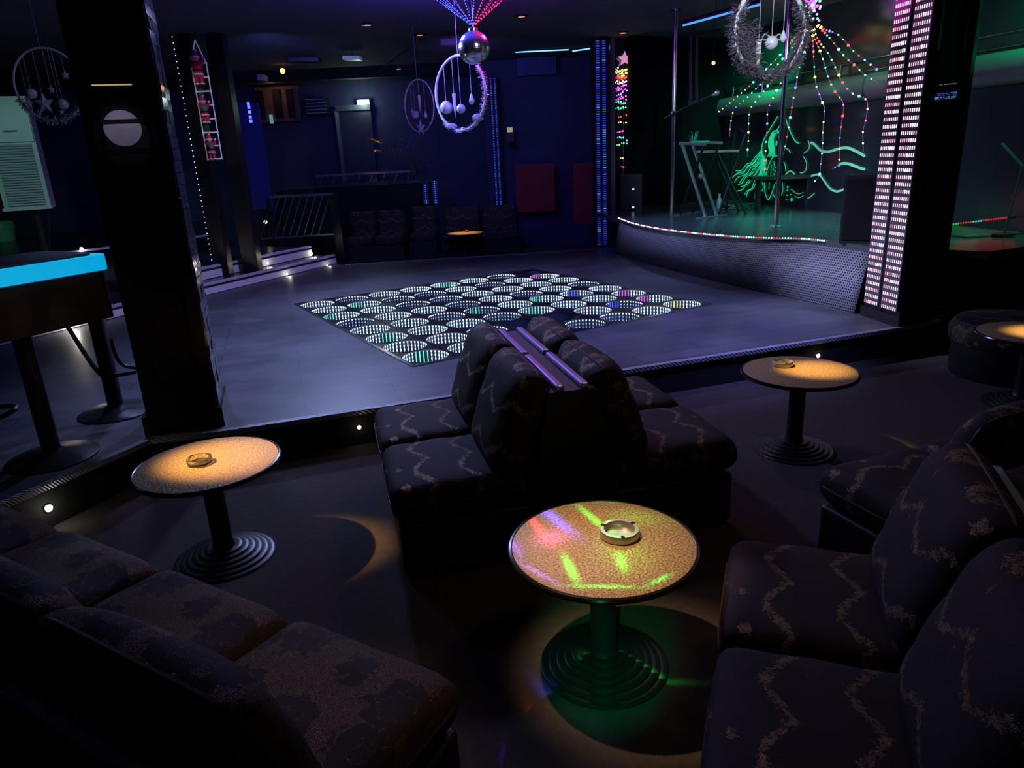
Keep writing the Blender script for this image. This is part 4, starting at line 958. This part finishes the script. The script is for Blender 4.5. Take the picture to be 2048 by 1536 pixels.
ashtray(atz(1239, 1071, HT), .068, 'round metal ashtray on the nearest table', ASH); ashtray(atz(1565, 731, HT), .058, 'round ashtray on the table right of middle sofa', ASH)
ashtray(atz(400, 926, HT), .055, 'clear glass ashtray on the left table', GLS); ashtray(atz(932, 464, HT), .05, 'tiny ashtray glinting on the distant table', ASH)
# a seat behind the far right table
pS = atz(2060, 648, .42)
t = thing('tub_seat', 'round brocade stool behind the table at the right edge', 'stool', (pS.x+.1, pS.y+.15, 0))
part('base', MB().lathe([(.36, 0), (.37, .02), (.37, .24)], 40), LEATH, t, True, True); part('cushion', MB().lathe([(.37, .24), (.40, .28), (.40, .35), (.36, .41), (.2, .43), (1e-5, .435)], 40), VINE, t, True, True)

# table spots (ceiling cans, above the frame)
def tspot(tab, sh, aim, e, cone, col=(1, .62, .22), zt=3.25):
    k = (zt-.48)/.48; loc = (tab[0]-(sh[0]-tab[0])*k, tab[1]-(sh[1]-tab[1])*k, zt)
    lamp('SPOT', 'table_spot', loc, col, e, .03, (aim[0], aim[1], .48), cone, 1)
tspot(T1, (1.43, 1.55), T1, 430, 17.5, (1, .62, .32)); tspot(T2, (.62, 3.07), (.43, 3.27), 2000, 10, (1, .55, .14)); tspot(T3, (3.62, 2.28), (3.49, 2.42), 1700, 7.5, (1, .57, .15)); tspot(T4, (5.3, 1.9), (5.2, 2.0), 1500, 9)
tspot((T5.x, T5.y), (T5.x+.1, T5.y-.1), (T5.x, T5.y), 700, 13, (1, .5, .14))
# colour-effect projector throwing streaks over the nearest table
pj = lamp('SPOT', 'effect_projector', (2.6, 3.9, 3.2), (1, 1, 1), 380, .006, (T1[0], T1[1], .485), 16, .1)
pj.data.use_nodes = True; nt = pj.data.node_tree; k = NB(nt); em = nt.nodes['Emission']
tc = k.n('ShaderNodeTexCoord'); sp = k.n('ShaderNodeSeparateXYZ'); nt.links.new(tc.outputs['Normal'], sp.inputs[0])
uu = k.m('DIVIDE', sp.outputs[0], sp.outputs[2]); vv = k.m('DIVIDE', sp.outputs[1], sp.outputs[2])
pm_ = Matrix.Translation(pj.location) @ pj.rotation_euler.to_matrix().to_4x4(); pim = pm_.inverted()
def uv_of(x, y): q = pim @ atz(x, y, .485); return q.x/q.z, q.y/q.z
tot = None
for (x0, y0, x1, y1, w, col, st_) in ((1075, 1010, 1140, 1062, 9, (.05, .05, 1), 9), (1060, 1035, 1095, 1080, 7, (1, .04, .10), 6), (1160, 1015, 1215, 1062, 6, (.05, 1, .05), 5), (1130, 1115, 1152, 1160, 9, (.05, 1, .05), 8),
                                    (1238, 1108, 1248, 1140, 10, (.05, 1, .05), 7), (1020, 1075, 1040, 1110, 9, (.15, .05, 1), 5), (1225, 1030, 1330, 1040, 26, (.12, 1, .05), .8), (1190, 1000, 1290, 1000, 5, (.05, 1, .1), 4),
                                    (1150, 1172, 1270, 1174, 4, (.05, 1, .1), 6), (1300, 1168, 1340, 1150, 5, (.05, 1, .1), 6), (1040, 1125, 1110, 1165, 5, (.3, .1, 1), 5), (1100, 1060, 1110, 1090, 40, (.95, .16, .7), 2.4), (1200, 1085, 1300, 1120, 60, (.2, .9, .1), 1.2)):
    a, c = Vector(uv_of(x0, y0)), Vector(uv_of(x1, y1)); d = c-a; L = d.length; d /= L; mid = (a+c)/2
    pw = Vector(uv_of((x0+x1)/2, (y0+y1)/2+w)) - mid; ww = max(pw.length, 1e-4)*.6
    du = k.m('SUBTRACT', uu, mid.x); dv = k.m('SUBTRACT', vv, mid.y)
    al = k.m('DIVIDE', k.m('ADD', k.m('MULTIPLY', du, d.x), k.m('MULTIPLY', dv, d.y)), L*.5); ac_ = k.m('DIVIDE', k.m('ADD', k.m('MULTIPLY', du, -d.y), k.m('MULTIPLY', dv, d.x)), ww)
    g = k.m('EXPONENT', k.m('MULTIPLY', k.m('ADD', k.m('MULTIPLY', al, al), k.m('MULTIPLY', ac_, ac_)), -1.))
    vm = k.n('ShaderNodeVectorMath', operation='SCALE'); vm.inputs[0].default_value = tuple(q*st_ for q in col); nt.links.new(g, vm.inputs['Scale'])
    if tot is None: tot = vm.outputs[0]
    else:
        ad = k.n('ShaderNodeVectorMath', operation='ADD'); nt.links.new(tot, ad.inputs[0]); nt.links.new(vm.outputs[0], ad.inputs[1]); tot = ad.outputs[0]
nt.links.new(tot, em.inputs['Color'])
lamp('SPOT', 'fill_base_green', (.42, .62, .98), (0, 1, .35), 45, .01, (T1[0], T1[1], .03), 20, .8)  # added unseen lamp floating low, tints the table base green

# ================================================================== BACKGROUND
# mid LED column with mirrored neighbour
pM = atz(1205, 492, ZD); t = thing('led_column', 'tall column with twin blue LED strips beyond the dance floor', 'column', pM, -YAW)
part('shaft', MB().box((0, .16, (ZC-ZD)/2), (.24, .28, ZC-ZD-.01)), BLACKM, t, local=True)
b = MB(); random.seed(6)
for k in range(2):
    for i in range(92):
        z = .03+i*(ZC-ZD-.06)/92; b.box((-.05+k*.095, .012, z), (.052, .006, .013), None, 0 if random.random() < .75 else (1 if random.random() < .7 else 2))
part('led_bars', b, [emi('ledbar_blue', (.03, .07, 1), .55), emi('ledbar_bright', (.06, .18, 1), 1.1), emi('ledbar_cyan', (.03, .4, .7), .35)], t, local=True)['kind'] = 'stuff'
pm2 = att(1244, 420, 11.9); t = thing('mirror_column', 'mirrored column reflecting coloured fairy lights', 'column', (pm2.x, pm2.y, ZD), -YAW)
part('frame', MB().box((-.165, 0, (ZC-ZD)/2), (.07, .3, ZC-ZD-.01)), mat('mauve_metal', (.25, .2, .3), .3, .7), t, local=True); part('frame', MB().box((.175, 0, (ZC-ZD)/2), (.08, .3, ZC-ZD-.01)), mat('mauve_metal'), t, local=True)
part('mirror', MB().box((0, .06, (ZC-ZD)/2), (.28, .16, ZC-ZD-.01)), mat('smoked_mirror', (.2, .2, .25), .03, 1), t, local=True)
# reflection of fairy lights in the mirror column, built as glowing bulbs
t2 = thing('garland_reflection', 'reflection of coloured fairy lights and star, modelled as bulbs on the mirrored column', 'string lights', (pm2.x-GX*.1, pm2.y-GY*.1, ZD), -YAW)
b = MB(); random.seed(12)
rows = [(135, 8, 'yellow', .028), (142, 10, 'yellow', .022), (150, 12, 'red', .02), (165, 7, 'white', .03), (176, 7, 'magenta', .04), (186, 9, 'violet', .05), (198, 5, 'magenta', .02), (205, 5, 'green', .02), (216, 5, 'green', .01), (228, 2, 'red', .02), (240, 2, 'yellow', .03), (264, 3, 'magenta', .03), (278, 3, 'cyan', .03), (288, 3, 'green', .03), (310, 1, 'yellow', .01), (327, 1, 'red', .01)]
for y, cnt, col, jit in rows:
    z = att(1244, y, 11.8).z-ZD
    for i in range(cnt): b.ball((-.09+.18*(i+.5)/cnt+random.uniform(-.01, .01), -.02, z+random.uniform(-jit, jit)-.05*math.sin(math.pi*(i+.5)/cnt)*(col in ('yellow', 'red'))), .011, 6, 4, LN_.index(col))
part('bulbs', b, LEDS, t2, local=True)['kind'] = 'stuff'
b = MB(); starshape(b, Vector((.02, -.03, att(1249, 118, 11.8).z-ZD)), .11, Vector((1, 0, 0)), Vector((0, -1, 0))); part('star', b, emi('star_multi', (1, .4, .7), .6, (.6, .5, .5)), t2, local=True)
part('wire', MB().tube([(0, -.02, .2), (.01, -.02, 2.9)], .003, 4), WIRE, t2, local=True)
# thin LED column far back
pT = att(1002, 425, 13.5); pT.z = 0; t = thing('led_column', 'slender far column outlined with blue LED strips', 'column', pT, -YAW)
part('shaft', MB().box((-.02, .12, 1.5), (.16, .14, 3.0)), BLACKM, t, local=True); b = MB()
for k in range(2):
    for i in range(80): b.box((-.065+k*.07, .04, .80+i*.0275), (.028, .01, .009))
part('led_bars', b, emi('ledbar_blue2', (.04, .11, 1), .7), t, local=True)['kind'] = 'stuff'
# wall panels
REDP = mat('red_panel', (.24, .025, .03), .6, 0, .3, .2)
for (x0, y0, x1, y1, tt2, lb) in ((1034, 326, 1108, 425, 13.7, 'wide dark red wall panel between the two LED columns'), (1148, 325, 1192, 446, 12.6, 'bright dark-red panel left of the twin LED column')):
    a, c = att(x0, y1, tt2), att(x1, y0, tt2); b = MB(); w = (Vector((c.x, c.y, 0))-Vector((a.x, a.y, 0))).length; h = c.z-a.z
    single('wall_panel', MB().rbox(((a.x+c.x)/2, (a.y+c.y)/2, (a.z+c.z)/2), (w, .05, h), -YAW), REDP, lb, 'panel')
BLP = mat('blue_panel', (.03, .05, .16), .6)
a, c = att(1035, 152, 13.75), att(1112, 106, 13.75); single('projection_screen', MB().rbox((a+c)/2, ((Vector((c.x-a.x, c.y-a.y, 0))).length, .04, c.z-a.z), -YAW), BLP, 'blue hanging screen beneath the ceiling light bar', 'screen')
for (x0, x1, y0, y1, lb) in ((1031, 1137, 104, 99, 'long blue-white light bar under the far ceiling'), (1145, 1191, 102, 95, 'short blue-white light bar next to twin LED column')):
    a, c = att(x0, y0, 12.9), att(x1, y1, 12.7); t = thing('light_bar', lb, 'light', (a+c)/2)
    part('housing', MB().beam(a+Vector((0, 0, .02)), c+Vector((0, 0, .02)), .05, .03), BLACKM, t); part('tube', MB().tube([a, c], .012, 6), emi('bar_blue', (.15, .45, 1), 2.2), t)
    b = MB(); [b.ball(a.lerp(c, (i+.5)/24)+Vector((0, 0, .045)), .008, 5, 4) for i in range(24)]; part('diodes', b, led('cyan', 1.5), t)['kind'] = 'stuff'
# wall lamp
p = att(1020, 268, 13.55); t = thing('wall_lamp', 'small box wall lamp right of the slender LED column', 'lamp', p)
part('housing', MB().rbox(p, (.13, .08, .26), -YAW), DKMETAL, t); part('lens', MB().rbox(p-Vector((GX, GY, 0))*.045+Vector((0, 0, .07)), (.10, .01, .08), -YAW), emi('lamp_dim', (.8, .75, .5), .35), t)
# exit sign with door
p = att(726, 206, 14.85); t = thing('exit_sign', 'bright white emergency sign above the far doorway', 'sign', p)
part('housing', MB().rbox(p+Vector((GX, GY, 0))*.04, (.24, .06, .12), -YAW), WHITE, t); part('panel', MB().rbox(p, (.20, .02, .085), -YAW), emi('exit_white', (.85, 1, .85), 9), t)
lamp('POINT', 'exit_glow', p-Vector((GX, GY, 0))*.18, (.7, 1, .85), 5.0, .05)
a, c = att(672, 222, 14.9), att(762, 420, 14.9); t = link('door_1', mesh('door_1', MB().rbox(((a.x+c.x)/2, (a.y+c.y)/2, (a.z+.0)/2), ((Vector((c.x-a.x, c.y-a.y, 0))).length, .06, a.z), -YAW), mat('door_dark', (.025, .027, .05), .5))); t['kind'] = 'structure'
fr = link('door_frame', mesh('door_frame', MB().beam((a.x, a.y, a.z+.04), (c.x, c.y, a.z+.04), .14, .1).beam((a.x, a.y, 0), (a.x, a.y, a.z), .1, .1), mat('frame_grey', (.10, .10, .13), .5)), t)
# counters and slanted-baluster railings
RAILM = mat('rail_metal', (.22, .21, .25), .3, .8)
def counter(x0, y0, x1, y1, tt2, label, depth=.4, thick=.05):
    a, c = att(x0, y0, tt2), att(x1, y1, tt2+.2); z = (a.z+c.z)/2; a.z = c.z = z; t = thing('counter', label, 'counter', ((a.x+c.x)/2, (a.y+c.y)/2, 0))
    sh = Vector((GX, GY, 0))*depth/2
    part('top', MB().beam(a+sh, c+sh, depth, thick), mat('counter_top', (.06, .055, .07), .18), t); part('front', MB().beam((a.x+sh.x, a.y+sh.y, z/2-.02), (c.x+sh.x, c.y+sh.y, z/2-.02), depth*.7, z-.06), BLACKM, t)
    return t
def railing(x0, x1, y0, y1, tt2, z0, n, label):
    a, c = att(x0, y0, tt2), att(x1, y1, tt2+.15); t = thing('railing', label, 'railing', ((a.x+c.x)/2, (a.y+c.y)/2, z0))
    part('handrail', MB().beam(a, c, .07, .04), RAILM, t); d = (c-a).normalized()
    for i in range(n):
        q = a.lerp(c, (i+.6)/n); part('baluster', MB().tube([q, Vector((q.x, q.y, z0+.06))-d*.28], .010, 6), RAILM, t)
    for q in (a, c): part('post', MB().tube([q, (q.x, q.y, z0)], .03, 8), DKMETAL, t)
    part('bottom_rail', MB().beam((a.x-d.x*.2, a.y-d.y*.2, z0+.05), (c.x, c.y, z0+.05), .05, .03), RAILM, t)
railing(535, 666, 394, 388, 12.4, .49, 9, 'railing with slanted bars above the left steps')
railing(630, 830, 352, 342, 14.2, .80, 8, 'farther railing with slanted bars before the doorway')
counter(548, 379, 862, 360, 13.75, 'long dark counter behind the slanted-bar railing', .35)
counter(548, 398, 640, 388, 14.4, 'low dark counter at the far left wall', .4)
# blue LED curtain strips in the back
for (x0, x1, y0, y1, lb) in ((848, 858, 366, 408, 'left short blue LED strip below the far counter'), (866, 878, 360, 408, 'right short blue LED strip below the far counter')):
    a = att((x0+x1)/2, y1, 13.66); hh = att((x0+x1)/2, y0, 13.66).z-a.z; t = thing('led_strip', lb, 'LED strip', a, -YAW); part('backing', MB().box((0, .02, hh/2), (.11, .012, hh)), BLACKM, t, local=True)
    b = MB(); [b.box((dx, .008, .02+i*.035), (.02, .008, .014), None, 0 if abs(dx) < .02 else 1) for i in range(int(hh/.035)) for dx in (-.035, 0, .035)]
    part('diodes', b, [emi('strip_bright', (.05, .25, 1), 1.4), emi('strip_dim', (.02, .05, 1), .35)], t, local=True)['kind'] = 'stuff'
a, c = att(486, 420, 13.4), att(533, 205, 13.4); t = thing('bead_screen', 'tall dark blue shimmering screen behind the black posts', 'screen', ((a.x+c.x)/2, (a.y+c.y)/2, a.z), -YAW)
part('sheet', MB().box((0, 0, (c.z-a.z)/2), (.42, .03, c.z-a.z)), emi('screen_blue', (.01, .015, .3), .035, (.02, .03, .2)), t, local=True)
b = MB(); [b.box((.04, -.02, att(506, y, 13.4).z-a.z), (.045, .006, .05)) for y in (207, 214, 224, 234, 242)]; part('lights', b, emi('screen_led', (.08, .12, 1), 3), t, local=True)['kind'] = 'stuff'
# warm lit back-bar niche with bottles silhouettes
a, c = att(515, 245, 14.7), att(592, 170, 14.7); t = thing('back_bar', 'dim warm-lit niche with dark shelves on the far wall', 'shelf', ((a.x+c.x)/2, (a.y+c.y)/2, a.z), -YAW)
part('back', MB().box((0, .12, (c.z-a.z)/2), (.82, .03, c.z-a.z)), mat('niche_wood', (.16, .08, .04), .6), t, local=True)
for x, w in ((-.32, .12), (.0, .14), (.25, .12)): part('divider', MB().box((x, .06, (c.z-a.z)*.5), (w, .06, (c.z-a.z)*.8)), BLACKM, t, local=True)
part('light_tube', MB().box((-.16, .06, .05), (.06, .03, .16)), emi('niche_teal', (.3, .7, .8), .35), t, local=True)
lamp('POINT', 'niche_glow', ((a.x+c.x)/2-GX*.2, (a.y+c.y)/2-GY*.2, c.z-.1), (1, .5, .2), .8, .05)
p = att(635, 213, 14.8); t = thing('wall_duct', 'ribbed metal duct grille left of the emergency sign', 'duct', p, -YAW)
part('box', MB().box((0, 0, 0), (.42, .2, .30)), DKMETAL, t, local=True)
for i in range(5): part('slat', MB().box((0, -.11, -.12+i*.06), (.40, .02, .012)), SIL, t, local=True)
# palm with gold tinsel
p = att(826, 352, 13.95); t = thing('tinsel_palm', 'bare palm plant with a gold tinsel branch on the counter', 'plant', p)
part('trunk', MB().tube([p, p+Vector((0, 0, .22))], [.03, .02]), mat('trunk_brown', (.08, .05, .03), .8), t)
random.seed(14); tip0 = p+Vector((0, 0, .2))
for k, (x, y, gold) in enumerate(((726, 272, 1), (748, 300, 1), (772, 285, 0), (858, 288, 0), (862, 300, 0), (866, 316, 0), (864, 330, 0), (800, 268, 0), (842, 270, 0))):
    e = att(x, y, 13.8); P = sub([tip0, tip0.lerp(e, .5)+Vector((0, 0, .08)), e], 6); fr_ = part('frond', MB().tube(P, .006, 4), mat('trunk_brown'), t); b = MB()
    for q in range(46 if not gold else 130):
        f = random.uniform(.15 if not gold else .35, 1); i = min(int(f*(len(P)-1)), len(P)-2); c = P[i].lerp(P[i+1], f*(len(P)-1)-i)
        d = Vector((random.gauss(0, 1), random.gauss(0, 1), random.gauss(-.3, 1))).normalized()*random.uniform(.03, .08 if gold else .13); s_ = d.orthogonal().normalized()*.006
        b.add([c-s_, c+s_, c+d], [(0, 1, 2)])
    part('leaflets', b, mat('gold_tinsel', (.8, .45, .12), .3, .9) if gold else mat('palm_dark', (.09, .085, .10), .5), fr_)['kind'] = 'stuff'
lamp('SPOT', 'palm_warm', att(740, 180, 12.9), (1, .6, .2), 90, .03, att(748, 288, 13.8), 15, .8)
# far booths
def booth(x0, x1, ytop, tt2, n, label, seat=True):
    a, c = att(x0, ytop, tt2), att(x1, ytop, tt2); w = Vector((c.x-a.x, c.y-a.y, 0)).length; z = (a.z+c.z)/2
    t = thing('booth_sofa', label, 'sofa', ((a.x+c.x)/2, (a.y+c.y)/2, 0), -YAW)
    part('base', MB().box((0, -.05, .16), (w, .8, .30)), LEATH, t, local=True); part('back_panel', MB().box((0, .30, z*.45), (w, .14, z*.9)), LEATH, t, local=True)
    for i in range(n):
        x = -w/2+(i+.5)*w/n
        cu = part('back_cushion', cushion(z-.34, w/n*.95, .18, 10, 5, .4), VINE, t, True, True); cu.matrix_local = Matrix.Translation((x, .16, .36+(z-.36)/2)) @ Matrix.Rotation(R(90), 4, 'Z') @ Matrix.Rotation(R(-80), 4, 'Y')
        cu = part('seat_cushion', cushion(.55, w/n*.96, .15, 10, 8, .33), VINE, t, True, True); cu.matrix_local = Matrix.Translation((x, -.20, .38)) @ Matrix.Rotation(R(90), 4, 'Z')
booth(690, 808, 424, 13.0, 2, 'far booth sofa with two cushions at the left'); booth(818, 872, 414, 13.25, 1, 'single far booth seat in the dark middle'); booth(884, 1036, 414, 12.9, 2, 'far booth sofa behind the tiny distant table')
# black newel by the steps
a = att(684, 520, 12.3); t = thing('newel_post', 'black newel post at the right end of the left steps', 'post', (a.x, a.y, 0), -YAW); hN = att(676, 393, 12.3).z
part('shaft', MB().box((0, 0, hN/2), (.13, .13, hN)), BLACK, t, local=True); part('cap', MB().box((0, 0, hN+.015), (.16, .16, .03)), BLACK, t, local=True)
# ceiling fittings
def atc(x, y, dz=0): return atz(x, y, ZC-dz)
for (x, y, lb) in ((735, 50, 'orange ceiling downlight left of the LED fan'), (1043, 33, 'orange ceiling downlight right of the LED fan'), (840, 70, 'orange ceiling downlight by the hanging wires'), (797, 138, 'small orange ceiling downlight near far wall'), (1246, 66, 'pale ceiling downlight above the mirrored column')):
    p = atc(x, y, .012) if y < 120 else att(x, y, 13.0); t = thing('downlight', lb, 'light', p)
    part('trim_ring', MB().lathe([(.085, .01), (.085, 0), (.065, -.004)], 20, p), DKMETAL, t, True); part('lens', MB().lathe([(.065, -.002), (1e-5, -.008)], 20, p), emi('downlight_orange', (1, .42, .16), .8), t, True)
    if y > 120: part('stem', MB().tube([p+Vector((0, 0, .008)), (p.x, p.y, ZC)], .012, 6), DKMETAL, t)
p = att(565, 142, 13); t = thing('globe_lamp', 'small glowing orange globe lamp over the far back bar', 'lamp', p); part('globe', MB().ball(p, .045, 12, 8), emi('globe_orange', (1, .6, .15), 2), t, True); part('cord', MB().tube([p+Vector((0, 0, .04)), (p.x, p.y, ZC)], .004, 4), BLACKM, t)
p = att(1427, 126, 9); t = thing('globe_lamp', 'tiny amber globe lamp left of the fairy lights', 'lamp', p); part('globe', MB().ball(p, .022, 10, 8), emi('globe_amber', (1, .7, .3), 1.2), t, True); part('cord', MB().tube([p, (p.x, p.y, ZC)], .003, 4), BLACKM, t)
p = att(531, 444, 12.6); t = thing('globe_lamp', 'small glowing yellow lamp behind the slanted-bar railing', 'lamp', p); part('globe', MB().ball(p, .03, 12, 8), emi('globe_pale', (1, .9, .5), 3), t, True); part('stem', MB().tube([p, (p.x, p.y, .49)], .006, 5), BLACKM, t)
# track wires and flat ceiling panels
t = thing('cable_track', 'pair of taut silver cables under the ceiling', 'cable', att(800, 110, 11.5))
part('cable', MB().tube([att(836, 78, 10.6), att(757, 146, 12.2), att(690, 152, 12.6)], .006, 5), RAILM, t); part('cable', MB().tube([att(842, 84, 10.6), att(770, 130, 12.0), att(765, 135, 12.1)], .005, 5), RAILM, t)
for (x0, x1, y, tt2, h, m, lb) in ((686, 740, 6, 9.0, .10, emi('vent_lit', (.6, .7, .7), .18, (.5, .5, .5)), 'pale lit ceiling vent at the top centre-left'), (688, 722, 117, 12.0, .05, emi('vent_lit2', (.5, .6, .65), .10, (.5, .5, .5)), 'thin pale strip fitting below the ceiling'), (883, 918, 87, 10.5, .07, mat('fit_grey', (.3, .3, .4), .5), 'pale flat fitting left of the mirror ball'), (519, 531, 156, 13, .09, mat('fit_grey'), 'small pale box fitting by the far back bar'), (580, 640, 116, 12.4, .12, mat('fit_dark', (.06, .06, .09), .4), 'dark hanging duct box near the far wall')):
    a, c = att(x0, y, tt2), att(x1, y, tt2); t = thing('ceiling_fitting', lb, 'fitting', (a+c)/2); part('box', MB().beam(a, c, .25, h), m, t); mm = (a+c)/2
    part('hanger', MB().tube([mm, (mm.x, mm.y, ZC)], .006, 5), BLACKM, t)
for k, (s_, lb) in enumerate(((14.0, 'dark ceiling beam before the far wall'),)):
    single('ceiling_beam', MB().beam(st(-7, s_, ZC-.08), st(1.2, s_+.3, ZC-.08), .25, .16), BLACKM, lb, 'beam')
# upper LED trusses on the stage left
t = thing('light_bar', 'slanted blue light bar above the stage left of the tinsel hoop', 'light', att(1420, 40, 9.0)); part('housing', MB().beam(att(1366, 50, 9.2)+Vector((0, 0, .03)), att(1520, 8, 8.6)+Vector((0, 0, .03)), .05, .03), BLACKM, t); part('tube', MB().tube([att(1366, 51, 9.2), att(1520, 9, 8.6)], .011, 6), emi('bar_blue3', (.08, .3, 1), 1.4), t)
t = thing('truss_frame', 'black twin-tube truss upright on the stage back wall', 'truss', att(1385, 200, 10.5))
for x in (1381, 1393): part('tube', MB().tube([att(x+1, 70, 10.5), att(x, 205, 10.5)], .02), DKMETAL, t)
part('cross_bar', MB().beam(att(1340, 72, 10.5), att(1440, 62, 10.4), .05, .05), DKMETAL, t); part('cross_bar', MB().beam(att(1376, 205, 10.5), att(1398, 204, 10.5), .06, .04), DKMETAL, t)
part('hanger', MB().tube([att(1387, 68, 10.5), Vector((att(1387, 68, 10.5).x, att(1387, 68, 10.5).y, ZC))], .015), DKMETAL, t)
# bent rod stand at far right
tR = 7.0; t = thing('boom_stand', 'thin bent metal boom stand near the right picture edge', 'stand', atz(2008, 468, ZS+.025))
part('rod', MB().tube([atz(2008, 468, ZS+.025), att(2045, 332, 6.45)], .008), RAILM, t); part('boom', MB().tube([att(2045, 332, 6.45), att(2004, 286, 6.6)], .011), RAILM, t)
pR = atz(2008, 468, ZS+.025); part('foot', MB().lathe([(.09, -.008), (.09, .004), (.02, .012)], 20, pR), DKMETAL, t, True)
# rope-light reflection on the right stage wall: added point lamps and glowing dots
lamp('POINT', 'reflection_fill', onw(1985, 425, .22), (1, .03, .03), .5, .3); lamp('POINT', 'reflection_fill', onw(1915, 440, .2), (.1, 1, .3), .15, .2)
t = thing('led_strip', 'red and green rope-light reflection modelled as dots on the right stage wall', 'LED strip', onw(1900, 452, .05))  # stands in for the rope light's wall reflection, built as glowing dots
b = MB(); [b.ball(onw(1902+i*5, 449-i*.6, .05), .010, 6, 4, (0 if i < 4 else 1 if i < 9 else 2 if i < 13 else 1)) for i in range(24)]; part('diodes', b, [led('green', .5), led('red', .5), led('cyan', .5)], t)['kind'] = 'stuff'
part('strip', MB().tube([onw(1900, 450, .04), onw(2030, 434, .04)], .008, 5), BLACKM, t)
